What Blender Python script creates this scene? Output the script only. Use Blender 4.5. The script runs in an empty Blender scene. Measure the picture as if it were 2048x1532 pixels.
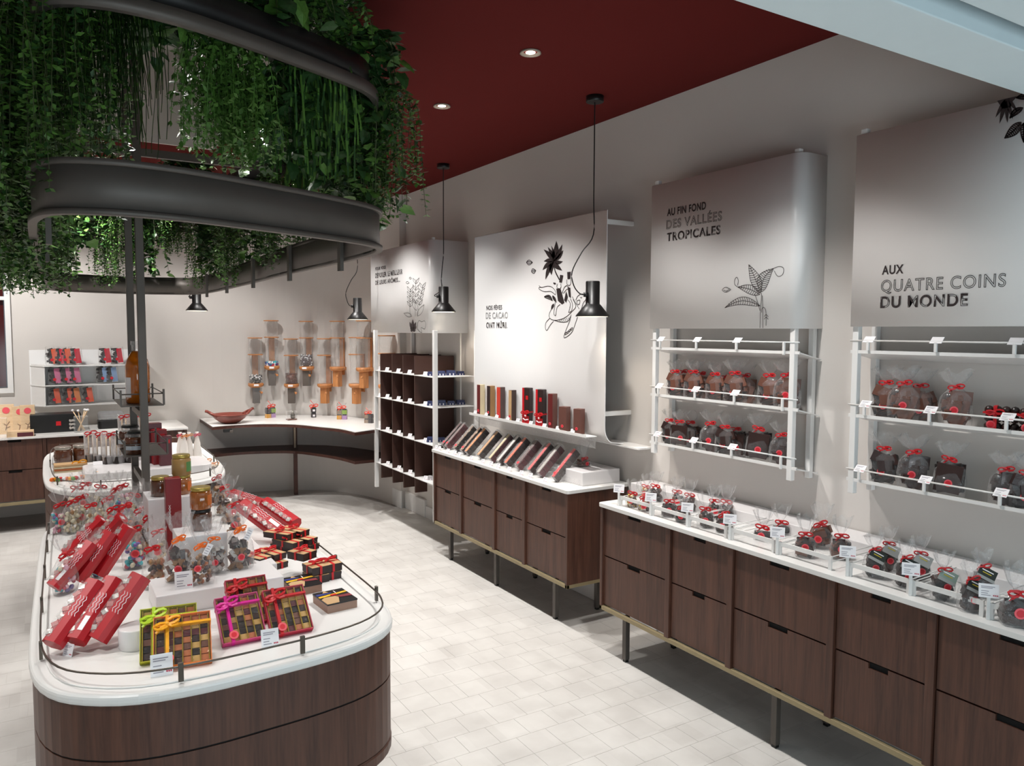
import bpy, bmesh, math, random
from math import pi, sin, cos, sqrt, radians
from mathutils import Vector, Matrix, Euler
random.seed(7)
S = bpy.context.scene
C = S.collection

# ---------------------------------------------------------------- camera
FPX, PIT, ROL, YAW = 1529.6, 0.0682267, 0.0037912, 0.549110
EYE = Vector((0, 0, 1.6))
F_ = Vector((sin(YAW)*cos(PIT), cos(YAW)*cos(PIT), -sin(PIT)))
R0 = Vector((cos(YAW), -sin(YAW), 0)); U0 = R0.cross(F_)
R_ = R0*cos(ROL) + U0*sin(ROL); U_ = U0*cos(ROL) - R0*sin(ROL)
cam = bpy.data.objects.new('camera', bpy.data.cameras.new('camera')); C.objects.link(cam)
cam.matrix_world = Matrix(((R_.x, U_.x, -F_.x, EYE.x), (R_.y, U_.y, -F_.y, EYE.y), (R_.z, U_.z, -F_.z, EYE.z), (0, 0, 0, 1)))
cam.data.sensor_width = 36; cam.data.lens = FPX*36/2048; cam.data.clip_start = 0.05
S.camera = cam

# ---------------------------------------------------------------- light and exposure
S.view_settings.view_transform = 'Standard'; S.view_settings.look = 'None'
S.view_settings.exposure = 0.0; S.view_settings.gamma = 1.0; S.view_settings.use_curve_mapping = False
W = bpy.data.worlds.new('mall_surroundings'); S.world = W; W.use_nodes = True
W.node_tree.nodes['Background'].inputs[0].default_value = (0.80, 0.90, 1.0, 1)
W.node_tree.nodes['Background'].inputs[1].default_value = 0.16
def spot(x, y, z, tx, ty, tz, watts, ang, blend=0.5, col=(1.0, 0.97, 0.94), size=0.05):
    d = bpy.data.lights.new('spot_beam', 'SPOT'); d.energy = watts; d.spot_size = radians(ang); d.spot_blend = blend
    d.color = col; d.shadow_soft_size = size
    o = bpy.data.objects.new('spot_beam', d); C.objects.link(o); o.location = (x, y, z)
    o.rotation_euler = (Vector((tx, ty, tz)) - Vector((x, y, z))).to_track_quat('-Z', 'Y').to_euler()
    return o
AISLE = [(1.83, 1.93), (1.817, 2.828), (1.842, 3.733), (1.84, 4.63), (1.84, 5.55), (1.80, 6.35)]
for i, (x, y) in enumerate(AISLE):
    spot(x, y, 2.765, x + 0.10, y, 0, 104, 100, 0.7)
for x, y in ((-0.85, 1.6), (-0.85, 3.0), (-0.85, 4.5), (-0.7, 5.7)):
    spot(x, y, 2.765, x, y, 0, 80, 100, 0.6)
spot(0.15, 6.30, 2.765, 0.15, 6.9, 1.0, 165, 108, 0.6); spot(1.1, 6.45, 2.765, 1.15, 7.2, 0.8, 85, 100, 0.6); spot(-0.6, 6.25, 2.765, -0.6, 7.3, 1.0, 170, 110, 0.6)
# track spots inside the hanging planter, aimed at the islands
SPOTS = [(0.30, 2.95), (0.62, 2.70), (0.45, 3.60), (0.35, 4.85), (0.70, 5.2)]
spot(0.36, 2.95, 2.75, 0.52, 2.5, 2.2, 10, 60, 0.5)  # extra spot added to brighten the front middle plant, not the islands
spot(0.30, 2.75, 2.33, 0.25, 2.35, 0.8, 25, 92, 0.5); spot(0.66, 2.75, 2.33, 0.62, 2.35, 0.8, 23, 92, 0.5)
spot(0.45, 3.55, 2.33, 0.45, 3.2, 0.8, 22, 90, 0.5); spot(0.35, 4.75, 2.33, 0.35, 4.9, 0.8, 26, 92, 0.5)
spot(0.75, 5.10, 2.33, 0.7, 5.1, 0.8, 18, 92, 0.5)
a = bpy.data.lights.new('mall_fill', 'AREA'); a.shape = 'RECTANGLE'; a.size = 4; a.size_y = 1.0; a.energy = 58; a.color = (0.78, 0.93, 1.0)  # unseen fill lamp added low outside, aimed up to brighten the soffit
ao = bpy.data.objects.new('mall_fill', a); C.objects.link(ao); ao.location = (1.2, -1.6, 0.9)
ao.rotation_euler = (Vector((1.6, 0.7, 2.3)) - Vector((1.2, -1.6, 0.9))).to_track_quat('-Z', 'Y').to_euler()

# ---------------------------------------------------------------- measuring helpers (picture point -> point on a real plane)
def ray(px, py): return F_ + R_*((px-1024)/FPX) - U_*((py-766)/FPX)
def oz(px, py, z):
    d = ray(px, py); return EYE + d*((z-EYE.z)/d.z)
def ox(px, py, x):
    d = ray(px, py); return EYE + d*((x-EYE.x)/d.x)
def oy(px, py, y):
    d = ray(px, py); return EYE + d*((y-EYE.y)/d.y)

# ---------------------------------------------------------------- materials
def lin(c):
    c = c/255; return c/12.92 if c <= 0.04045 else ((c+0.055)/1.055)**2.4
def rgb(t): return (lin(t[0]), lin(t[1]), lin(t[2]), 1)
MATS = {}
def mat(name, col, rough=0.5, metal=0.0, var=0.06, scale=18, bump=0.0, alpha=1.0, spec=0.5, trans=0.0, emit=0.0, kind='noise', stretch=(1, 1, 1), coat=0.0):
    if name in MATS: return MATS[name]
    m = bpy.data.materials.new(name); m.use_nodes = True; nt = m.node_tree; N = nt.nodes; L = nt.links
    b = N['Principled BSDF']; b.inputs['Roughness'].default_value = rough; b.inputs['Metallic'].default_value = metal
    b.inputs['Specular IOR Level'].default_value = spec; b.inputs['Alpha'].default_value = alpha
    b.inputs['Transmission Weight'].default_value = trans; b.inputs['Coat Weight'].default_value = coat
    c = rgb(col)
    tc = N.new('ShaderNodeTexCoord'); mp = N.new('ShaderNodeMapping'); mp.inputs['Scale'].default_value = stretch
    L.new(tc.outputs['Object'], mp.inputs['Vector'])
    nz = N.new('ShaderNodeTexNoise'); nz.inputs['Scale'].default_value = scale; nz.inputs['Detail'].default_value = 5
    L.new(mp.outputs[0], nz.inputs['Vector'])
    r = N.new('ShaderNodeMix'); r.data_type = 'RGBA'
    r.inputs['A'].default_value = (c[0]*(1-var), c[1]*(1-var), c[2]*(1-var), 1)
    r.inputs['B'].default_value = (min(1, c[0]*(1+var)), min(1, c[1]*(1+var)), min(1, c[2]*(1+var)), 1)
    L.new(nz.outputs['Fac'], r.inputs['Factor']); L.new(r.outputs['Result'], b.inputs['Base Color'])
    if bump:
        bp = N.new('ShaderNodeBump'); bp.inputs['Strength'].default_value = bump; bp.inputs['Distance'].default_value = 0.004
        L.new(nz.outputs['Fac'], bp.inputs['Height']); L.new(bp.outputs[0], b.inputs['Normal'])
    if emit:
        b.inputs['Emission Color'].default_value = c; b.inputs['Emission Strength'].default_value = emit
    MATS[name] = m; return m
def wood(name, c1, c2, stretch=(14, 14, 0.8), rough=0.45):
    m = bpy.data.materials.new(name); m.use_nodes = True; N = m.node_tree.nodes; L = m.node_tree.links; b = N['Principled BSDF']
    g = N.new('ShaderNodeNewGeometry'); mp = N.new('ShaderNodeMapping'); mp.inputs['Scale'].default_value = stretch
    L.new(g.outputs['Position'], mp.inputs['Vector'])
    n1 = N.new('ShaderNodeTexNoise'); n1.inputs['Scale'].default_value = 2.2; n1.inputs['Detail'].default_value = 8; n1.inputs['Roughness'].default_value = 0.65
    n1.inputs['Distortion'].default_value = 0.6
    L.new(mp.outputs[0], n1.inputs['Vector'])
    n2 = N.new('ShaderNodeTexNoise'); n2.inputs['Scale'].default_value = 11; n2.inputs['Detail'].default_value = 3; L.new(mp.outputs[0], n2.inputs['Vector'])
    ad = N.new('ShaderNodeMath'); ad.operation = 'MULTIPLY_ADD'; ad.inputs[1].default_value = 0.35; L.new(n2.outputs['Fac'], ad.inputs[0]); L.new(n1.outputs['Fac'], ad.inputs[2])
    cr = N.new('ShaderNodeValToRGB'); cr.color_ramp.elements[0].position = 0.45; cr.color_ramp.elements[1].position = 0.85
    cr.color_ramp.elements[0].color = rgb(c1); cr.color_ramp.elements[1].color = rgb(c2)
    L.new(ad.outputs[0], cr.inputs[0]); L.new(cr.outputs[0], b.inputs['Base Color']); b.inputs['Roughness'].default_value = rough
    bp = N.new('ShaderNodeBump'); bp.inputs['Strength'].default_value = 0.12; bp.inputs['Distance'].default_value = 0.002
    L.new(ad.outputs[0], bp.inputs['Height']); L.new(bp.outputs[0], b.inputs['Normal'])
    MATS[name] = m; return m
def tile_mat():
    m = bpy.data.materials.new('floor_tile_stone'); m.use_nodes = True; N = m.node_tree.nodes; L = m.node_tree.links; b = N['Principled BSDF']
    g = N.new('ShaderNodeNewGeometry')
    sn = N.new('ShaderNodeVectorMath'); sn.operation = 'SNAP'; sn.inputs[1].default_value = (0.137, 0.131, 10); L.new(g.outputs['Position'], sn.inputs[0])
    wn = N.new('ShaderNodeTexWhiteNoise'); wn.noise_dimensions = '3D'; L.new(sn.outputs[0], wn.inputs['Vector'])
    nz = N.new('ShaderNodeTexNoise'); nz.inputs['Scale'].default_value = 5; nz.inputs['Detail'].default_value = 6; L.new(g.outputs['Position'], nz.inputs['Vector'])
    ad = N.new('ShaderNodeMath'); ad.operation = 'MULTIPLY_ADD'; ad.inputs[1].default_value = 0.22; L.new(wn.outputs['Value'], ad.inputs[0]); L.new(nz.outputs['Fac'], ad.inputs[2])
    cr = N.new('ShaderNodeValToRGB'); cr.color_ramp.elements[0].position = 0.3; cr.color_ramp.elements[1].position = 0.85
    cr.color_ramp.elements[0].color = rgb((192, 188, 183)); cr.color_ramp.elements[1].color = rgb((214, 211, 206))
    L.new(ad.outputs[0], cr.inputs[0]); L.new(cr.outputs[0], b.inputs['Base Color']); b.inputs['Roughness'].default_value = 0.5
    b.inputs['Specular IOR Level'].default_value = 0.3
    return m
def film(name, tint=(1, 1, 1), a0=0.10, rough=0.12, fac=0.45):
    m = bpy.data.materials.new(name); m.use_nodes = True; nt = m.node_tree; N = nt.nodes; L = nt.links; N.remove(N['Principled BSDF'])
    out = N['Material Output']; tr = N.new('ShaderNodeBsdfTransparent'); gl = N.new('ShaderNodeBsdfGlossy'); gl.inputs['Roughness'].default_value = rough
    df = N.new('ShaderNodeBsdfDiffuse'); df.inputs[0].default_value = (0.85*tint[0], 0.85*tint[1], 0.85*tint[2], 1)
    mx = N.new('ShaderNodeMixShader'); mx.inputs[0].default_value = 0.45; L.new(df.outputs[0], mx.inputs[1]); L.new(gl.outputs[0], mx.inputs[2])
    tc = N.new('ShaderNodeTexCoord'); nz = N.new('ShaderNodeTexNoise'); nz.inputs['Scale'].default_value = 42; nz.inputs['Detail'].default_value = 3
    nz.inputs['Distortion'].default_value = 1.5; L.new(tc.outputs['Object'], nz.inputs['Vector'])
    bp = N.new('ShaderNodeBump'); bp.inputs['Strength'].default_value = 0.9; bp.inputs['Distance'].default_value = 0.01; L.new(nz.outputs['Fac'], bp.inputs['Height'])
    L.new(bp.outputs[0], gl.inputs['Normal'])
    lw = N.new('ShaderNodeLayerWeight'); lw.inputs['Blend'].default_value = 0.35; L.new(bp.outputs[0], lw.inputs['Normal'])
    ma = N.new('ShaderNodeMath'); ma.operation = 'MULTIPLY_ADD'; ma.inputs[1].default_value = fac; ma.inputs[2].default_value = a0; L.new(lw.outputs['Facing'], ma.inputs[0])
    m2 = N.new('ShaderNodeMixShader'); L.new(ma.outputs[0], m2.inputs[0]); L.new(tr.outputs[0], m2.inputs[1]); L.new(mx.outputs[0], m2.inputs[2])
    L.new(m2.outputs[0], out.inputs[0]); return m
def leafmat(name, col):
    m = mat(name, col, 0.45, var=0.45, scale=9, spec=0.35)
    m.node_tree.nodes['Principled BSDF'].inputs['Subsurface Weight'].default_value = 0.0
    return m
WALL = mat('matt_wall_paint', (212, 207, 202), 0.85, var=0.02, scale=3)
CEILRED = mat('oxblood_ceiling_paint', (94, 32, 30), 0.9, var=0.04, scale=3, spec=0.08)
WHITE = mat('white_satin_metal', (228, 227, 225), 0.35, var=0.02)
SIGN = mat('white_sign_lacquer', (240, 239, 238), 0.3, var=0.015, scale=4)
TOP = mat('white_solid_worktop', (226, 225, 222), 0.3, var=0.015)
RISER = mat('white_acrylic', (224, 221, 221), 0.25, var=0.02)
WAL = wood('dark_walnut_veneer', (58, 34, 26), (94, 60, 46))
WALR = wood('reddish_walnut_board', (66, 38, 32), (90, 54, 44), (6, 6, 6))
DWOOD = mat('dark_brown_laminate', (62, 36, 28), 0.5, var=0.1, scale=30)
BEECH = wood('warm_beech', (176, 112, 62), (206, 142, 88), (20, 20, 2))
PINE = wood('pale_pine', (214, 180, 138), (232, 204, 168), (3, 30, 30))
BLACK = mat('black_powder_coat', (20, 19, 19), 0.4, var=0.05)
DARK = mat('dark_recess', (12, 10, 10), 0.9, var=0.05)
BRONZE = mat('bronze_metal', (150, 136, 104), 0.45, 0.3, var=0.08)
STEEL = mat('blackened_steel', (92, 86, 81), 0.5, 0.35, var=0.2, scale=9)
GUN = mat('gunmetal_rail', (96, 88, 80), 0.35, 0.7, var=0.1)
GROUT = mat('floor_grout', (198, 194, 189), 0.9, var=0.05)
TILE = tile_mat()
INK = mat('printed_black_ink', (42, 32, 32), 0.6, var=0.05)
INKG = mat('printed_grey_ink', (120, 114, 112), 0.6, var=0.05)
FILM = film('clear_cellophane', (1, 1, 1), 0.07, 0.10, 0.36)
ACRYL = film('clear_acrylic', (1, 1, 1), 0.03, 0.04)
LIDF = film('clear_box_lid', (1, 1, 1), 0.01, 0.03, 0.12)
GLASS = film('clear_glass_wall', (0.95, 1, 1), 0.08, 0.03)
RED = mat('red_ribbon', (196, 18, 28), 0.45, var=0.1)
ORG = mat('orange_ribbon', (240, 112, 20), 0.4, var=0.1)
LIME = mat('lime_ribbon', (190, 220, 50), 0.4, var=0.1)
YEL = mat('yellow_ribbon', (245, 168, 30), 0.4, var=0.1)
PINK = mat('magenta_ribbon', (214, 30, 140), 0.4, var=0.1)
REDBOX = mat('red_carton', (178, 18, 30), 0.4, var=0.05)
WINE = mat('wine_red_carton', (130, 14, 24), 0.35, var=0.05)
CARD = mat('white_card', (238, 236, 238), 0.5, var=0.02)
CARDINK = mat('grey_print', (150, 146, 156), 0.6)
MAG = mat('crimson_print', (190, 20, 60), 0.5)
STK1 = mat('pink_sticker_rim', (232, 90, 100), 0.5); STK2 = mat('red_sticker_centre', (206, 28, 44), 0.5)
CH = [mat('dark_chocolate', (50, 30, 26), 0.35, var=0.25, scale=60, bump=0.3), mat('milk_chocolate', (104, 62, 46), 0.4, var=0.2, scale=60, bump=0.3),
      mat('black_chocolate', (34, 24, 22), 0.3, var=0.3, scale=70, bump=0.4), mat('caramel_chocolate', (176, 98, 50), 0.45, var=0.2, scale=60),
      mat('golden_chocolate', (190, 150, 84), 0.4, var=0.3, scale=60), mat('plum_chocolate', (92, 40, 46), 0.3, var=0.2, scale=60)]
GOLD = mat('gold_foil', (214, 182, 60), 0.25, 0.75, var=0.15)
KRAFT = mat('kraft_lid', (192, 156, 112), 0.6, var=0.06)
BBOX = mat('dark_brown_carton', (44, 28, 26), 0.45, var=0.08)
NUT = [mat('roasted_nut', (150, 110, 72), 0.5, var=0.3, scale=60), mat('pale_nut', (206, 190, 158), 0.45, var=0.15), mat('silver_foil', (190, 184, 178), 0.3, 0.4, var=0.3, scale=50, bump=0.6)]
SUG = [mat('turquoise_sugar', (52, 178, 190), 0.3), mat('pink_sugar', (220, 170, 186), 0.3), mat('violet_sugar', (110, 90, 160), 0.3), mat('cream_sugar', (224, 218, 190), 0.3), mat('raspberry_sugar', (180, 40, 70), 0.3)]
JAR = mat('amber_spread', (150, 82, 26), 0.15, var=0.15, coat=1.0); JARD = mat('brown_spread', (84, 46, 26), 0.15, var=0.15, coat=1.0)
OIL = mat('orange_liqueur', (206, 112, 14), 0.08, var=0.12, scale=4, coat=1.0, trans=0.35)
LID = mat('brass_lid', (184, 160, 84), 0.3, 0.7); BLID = mat('black_lid', (22, 22, 22), 0.3)
TERRA = mat('terracotta_glaze', (120, 58, 48), 0.3, var=0.12)
BLUEP = mat('blue_patterned_wrap', (48, 56, 96), 0.4, var=0.6, scale=120)
GREY = mat('grey_sleeve', (150, 152, 150), 0.5); DGREEN = mat('dark_green_sleeve', (28, 36, 30), 0.5)
GLOW = mat('lamp_glow', (255, 246, 232), 0.5, emit=14.0); GLOWS = mat('soft_lamp_glow', (255, 240, 214), 0.5, emit=3.0)
LEAFD = leafmat('deep_green_leaf', (40, 72, 34)); LEAFM = leafmat('mid_green_leaf', (74, 112, 46)); LEAFL = leafmat('bright_green_leaf', (122, 156, 60)); STEM = mat('plant_stem', (60, 70, 36), 0.7)
COOL = mat('cool_white_soffit', (208, 222, 226), 0.6, var=0.02)

# ---------------------------------------------------------------- mesh builder
class MB:
    def __init__(s): s.v = []; s.f = []; s.m = []; s.s = []; s.M = None
    def vt(s, *ps):
        n = len(s.v)
        for p in ps:
            p = Vector(p); s.v.append((s.M @ p) if s.M else p)
        return n
    def fc(s, idx, mi=0, sm=False): s.f.append(tuple(idx)); s.m.append(mi); s.s.append(sm)
    def bx(s, x0, x1, y0, y1, z0, z1, mi=0):
        n = s.vt((x0,y0,z0),(x1,y0,z0),(x1,y1,z0),(x0,y1,z0),(x0,y0,z1),(x1,y0,z1),(x1,y1,z1),(x0,y1,z1))
        for q in ((0,3,2,1),(4,5,6,7),(0,1,5,4),(1,2,6,5),(2,3,7,6),(3,0,4,7)): s.fc([n+i for i in q], mi)
        return s
    def box(s, c, d, mi=0, rot=None):
        old = s.M
        T = Matrix.Translation(c) @ (Euler(rot).to_matrix().to_4x4() if rot else Matrix.Identity(4))
        s.M = (old @ T) if old else T
        s.bx(-d[0]/2, d[0]/2, -d[1]/2, d[1]/2, -d[2]/2, d[2]/2, mi); s.M = old; return s
    def lathe(s, prof, n=20, c=(0,0,0), mi=0, cap=True, sx=1, sy=1, mis=None):
        b = len(s.v)
        for r, z in prof:
            for i in range(n):
                t = 2*pi*i/n; s.vt((c[0]+r*cos(t)*sx, c[1]+r*sin(t)*sy, c[2]+z))
        for k in range(len(prof)-1):
            for i in range(n):
                j = (i+1) % n; s.fc((b+k*n+i, b+k*n+j, b+(k+1)*n+j, b+(k+1)*n+i), mis[k] if mis else mi, True)
        if cap:
            s.fc([b+i for i in range(n)][::-1], mis[0] if mis else mi); s.fc([b+(len(prof)-1)*n+i for i in range(n)], mis[-1] if mis else mi)
        return s
    def tube(s, pts, r=0.003, n=6, mi=0, closed=False, rr=None):
        pts = [Vector(p) for p in pts]; b = len(s.v); N = len(pts)
        for k, p in enumerate(pts):
            a = pts[k-1] if (k or closed) else p; c = pts[(k+1) % N] if (k < N-1 or closed) else p
            t = (c-a); t = t.normalized() if t.length > 1e-9 else Vector((0,0,1))
            u = t.cross(Vector((0,0,1)));  u = u.normalized() if u.length > 0.05 else t.cross(Vector((1,0,0))).normalized()
            w = t.cross(u); q = rr[k] if rr else r
            for i in range(n):
                x = 2*pi*(i+0.5)/n; s.vt(p + u*(q*cos(x)) + w*(q*sin(x)))
        for k in range(N if closed else N-1):
            k2 = (k+1) % N
            for i in range(n):
                j = (i+1) % n; s.fc((b+k*n+i, b+k*n+j, b+k2*n+j, b+k2*n+i), mi, n > 4)
        if not closed: s.fc([b+i for i in range(n)][::-1], mi); s.fc([b+(N-1)*n+i for i in range(n)], mi)
        return s
    def prism(s, poly, z0, z1, mi=0, axis='z'):
        def q(a, b, h): return {'z': (a, b, h), 'x': (h, a, b), 'y': (a, h, b)}[axis]
        n = len(poly); b = s.vt(*[q(p[0], p[1], z0) for p in poly]); s.vt(*[q(p[0], p[1], z1) for p in poly])
        s.fc(list(range(b, b+n))[::-1], mi); s.fc(list(range(b+n, b+2*n)), mi)
        for i in range(n):
            j = (i+1) % n; s.fc((b+i, b+j, b+n+j, b+n+i), mi)
        return s
    def sheet(s, path, z0, z1, th, mi=0, closed=False):   # vertical bent sheet of thickness th following a plan path
        P = [Vector((p[0], p[1])) for p in path]; N = len(P); A = []; B = []
        for k in range(N):
            a = P[k-1] if (k or closed) else P[k]; c = P[(k+1) % N] if (k < N-1 or closed) else P[k]
            t = (c-a).normalized(); nn = Vector((-t.y, t.x)); A.append(P[k]); B.append(P[k]+nn*th)
        b = s.vt(*[(p.x, p.y, z0) for p in A]); s.vt(*[(p.x, p.y, z1) for p in A]); s.vt(*[(p.x, p.y, z0) for p in B]); s.vt(*[(p.x, p.y, z1) for p in B])
        for k in range(N if closed else N-1):
            j = (k+1) % N
            s.fc((b+k, b+j, b+N+j, b+N+k), mi, True); s.fc((b+2*N+j, b+2*N+k, b+3*N+k, b+3*N+j), mi, True)
            s.fc((b+N+k, b+N+j, b+3*N+j, b+3*N+k), mi); s.fc((b+j, b+k, b+2*N+k, b+2*N+j), mi)
        if not closed:
            s.fc((b, b+N, b+3*N, b+2*N), mi); s.fc((b+N-1, b+3*N-1, b+4*N-1, b+2*N-1), mi)
        return s
    def ell(s, c, r, mi=0, rot=None, a=8, b=5):
        old = s.M; T = Matrix.Translation(c) @ (Euler(rot).to_matrix().to_4x4() if rot else Matrix.Identity(4)); s.M = (old @ T) if old else T
        prof = [(max(0.02, sin(pi*k/b)), -cos(pi*k/b)) for k in range(b+1)]
        st = len(s.v); 
        for rr, z in prof:
            for i in range(a): s.vt((rr*cos(2*pi*i/a)*r[0], rr*sin(2*pi*i/a)*r[1], z*r[2]))
        for k in range(b):
            for i in range(a): s.fc((st+k*a+i, st+k*a+(i+1) % a, st+(k+1)*a+(i+1) % a, st+(k+1)*a+i), mi, True)
        s.M = old; return s
    def build(s, name, mats, parent=None, bev=0, kind=None, seg=2):
        me = bpy.data.meshes.new(name); me.from_pydata([tuple(p) for p in s.v], [], s.f)
        for m in (mats if isinstance(mats, (list, tuple)) else [mats]): me.materials.append(m)
        me.polygons.foreach_set('material_index', s.m); me.polygons.foreach_set('use_smooth', s.s)
        o = bpy.data.objects.new(name, me); C.objects.link(o)
        if parent: o.parent = parent
        if bev:
            md = o.modifiers.new('edge', 'BEVEL'); md.width = bev; md.segments = seg; md.limit_method = 'ANGLE'; md.angle_limit = radians(40)
        if kind: o['kind'] = kind
        return o
def tag(o, label, cat, group=None):
    o['label'] = label; o['category'] = cat
    if group: o['group'] = group
    return o
def thing(name, label, cat, loc=(0,0,0), rz=0, group=None, rot=None):
    o = bpy.data.objects.new(name, None); C.objects.link(o); o.location = loc; o.rotation_euler = rot or (0, 0, rz)
    o.empty_display_size = 0.05
    return tag(o, label, cat, group)
def struct(o): o['kind'] = 'structure'; return o
def dup(r):
    n = r.copy(); C.objects.link(n)
    for ch in [c for c in r.children if c is not n]:
        c = dup(ch); c.parent = n; c.matrix_parent_inverse = ch.matrix_parent_inverse.copy()
    return n
class Proto:
    def __init__(s, make): s.make = make; s.root = None
    def put(s, loc, rz=0, label='', group=None, sc=1.0, rot=None, cat=None):
        if s.root is None: s.root = s.make(); o = s.root
        else: o = dup(s.root)
        o.location = loc; o.rotation_euler = rot or (0, 0, rz); o.scale = (sc, sc, sc); o['label'] = label
        if cat: o['category'] = cat
        if group: o['group'] = group
        elif 'group' in o.keys(): del o['group']
        return o
ORD = ['first', 'second', 'third', 'fourth', 'fifth', 'sixth', 'seventh', 'eighth', 'ninth', 'tenth', 'eleventh', 'twelfth', 'thirteenth', 'fourteenth', 'fifteenth', 'sixteenth']
def rrect(x0, x1, y0, y1, r, n=6):
    P = []
    for cx, cy, a in ((x1-r, y0+r, -pi/2), (x1-r, y1-r, 0), (x0+r, y1-r, pi/2), (x0+r, y0+r, pi)):
        for i in range(n+1): t = a + pi/2*i/n; P.append((cx+r*cos(t), cy+r*sin(t)))
    return P
def smooth(P, n=4, closed=True):
    P = [Vector(p) for p in P]; N = len(P); out = []
    for i in range(N if closed else N-1):
        a, b, c, d = [P[(i+k) % N] if closed else P[max(0, min(N-1, i+k))] for k in (-1, 0, 1, 2)]
        for j in range(n):
            t = j/n; out.append(0.5*((2*b)+(c-a)*t+(2*a-5*b+4*c-d)*t*t+(3*b-a-3*c+d)*t**3))
    if not closed: out.append(P[-1])
    return out
def offset(P, d):
    N = len(P); out = []
    for i in range(N):
        t = (Vector(P[(i+1) % N]) - Vector(P[i-1])).normalized(); out.append(Vector((P[i][0]-t.y*d, P[i][1]+t.x*d)))
    return out

# ================================================================ SETTING
CT = 0.758          # worktop height
WX = 2.76           # right wall
CEIL = 2.79
# floor
fl = struct(MB().bx(-2.4, 3.0, -2.0, 8.2, -0.06, -0.0012).build('floor', GROUT))
TW, TL = 0.137, 0.131
cells = []
for j in range(0, 54):
    y = 0.9 + j*TL; off = (0.0, 0.0, 0.5, 0.0, 0.35)[j % 5]*TW
    for i in range(0, 36):
        x = -1.75 + i*TW + off
        if x > WX-0.02 or (y > 6.6 and x > 2.45): continue
        vis = 1
        if -0.0 < x < 0.8 and 1.9 < y < 3.6: vis = 0
        d = (Vector((x, y, 0))-EYE); dep = d.dot(F_); px = 1024+FPX*d.dot(R_)/dep if dep > 0.3 else -999; py = 766-FPX*d.dot(U_)/dep if dep > 0.3 else 9999
        inn = -80 < px < 2100 and py < 1590
        if inn and 740 < px < 2100 and x < 2.3 and vis: cells.append((dep, x, y, 1))
        elif inn and px < 110 and vis: cells.append((dep, x, y, 1))
        else: cells.append((dep+50, x, y, 0))
cells.sort()
tm = MB().bx(0.0006, TW-0.0006, 0.0006, TL-0.0006, -0.0012, 0.0).build('tile', TILE, fl)
first = True; rest = MB()
for k, (d, x, y, vv) in enumerate(cells):
    if k < 300:
        o = tm if k == 0 else tm.copy()
        if k: C.objects.link(o)
        o.location = (x, y, 0)
    else: rest.bx(x+0.0006, x+TW-0.0006, y+0.0006, y+TL-0.0006, -0.0012, 0.0)
rest.build('tile_field', TILE, fl, kind='stuff')
# right wall and curved corner and back wall, one continuous shell
struct(MB().bx(WX, WX+0.12, -0.4, 6.32, 0, 2.9).build('wall_right', WALL))
ARC = smooth([(2.70, 6.32), (2.685, 6.55), (2.64, 6.85), (2.53, 7.15), (2.36, 7.40), (2.12, 7.58), (1.80, 7.68), (1.45, 7.72), (1.15, 7.72)], 4, False)
ARC = [(p[0], p[1]) for p in ARC]
struct(MB().prism(ARC + [(1.15, 7.9), (2.9, 7.9), (2.9, 6.32)], 0, 2.9).build('wall_corner', WALL))
# back wall with a window opening
bw = MB(); bw.bx(-0.27, 1.15, 7.72, 7.86, 0, 2.9).bx(-2.4, -1.0, 7.72, 7.86, 0, 2.9).bx(-1.0, -0.27, 7.72, 7.86, 0, 1.10).bx(-1.0, -0.27, 7.72, 7.86, 2.15, 2.9)
struct(bw.build('wall_back', WALL))
struct(MB().bx(-2.4, -2.28, -0.4, 7.9, 0, 2.9).build('wall_left', WALL))
wn = MB(); wn.bx(-1.04, -0.23, 7.69, 7.72, 1.06, 1.10).bx(-1.04, -0.23, 7.69, 7.72, 2.15, 2.19).bx(-0.27, -0.23, 7.69, 7.72, 1.10, 2.15).bx(-1.04, -1.0, 7.69, 7.72, 1.10, 2.15).bx(-1.0, -0.27, 7.70, 7.73, 1.84, 1.87)
w1 = struct(wn.build('window_1', WHITE))
MB().bx(-0.99, -0.28, 7.765, 7.79, 1.11, 2.14).build('pane', mat('dark_maroon_glass', (70, 22, 20), 0.12, var=0.2, scale=3), w1)
# skirting boards
struct(MB().bx(2.735, 2.762, 5.9, 6.32, 0, 0.15).bx(2.69, 2.705, 6.30, 6.56, 0, 0.16).build('baseboard_right', WHITE, bev=0.004))
struct(MB().bx(2.745, 2.762, 3.0, 5.9, 0, 0.10).build('trim_1', WHITE, bev=0.003))
# ceiling
CX0, CX1, CY0, CY1, CZT = -0.45, 1.0, 1.75, 5.45, 3.38     # raised coffer over the planter
struct(MB().bx(-2.4, 2.9, 1.1, CY0, CEIL, 2.9).bx(-2.4, 2.9, CY1, 7.9, CEIL, 2.9).bx(-2.4, CX0, CY0, CY1, CEIL, 2.9).bx(CX1, 2.9, CY0, CY1, CEIL, 2.9).build('ceiling', CEILRED))
struct(MB().bx(CX0, CX0+0.02, CY0+0.02, CY1-0.02, CEIL-0.002, CZT).bx(CX1-0.02, CX1, CY0+0.02, CY1-0.02, CEIL-0.002, CZT).bx(CX0, CX1, CY0, CY0+0.02, CEIL-0.002, CZT).bx(CX0, CX1, CY1-0.02, CY1, CEIL-0.002, CZT).bx(CX0-0.04, CX1+0.04, CY0-0.04, CY1+0.04, CZT, CZT+0.05).build('trim_2', WALL))
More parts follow.
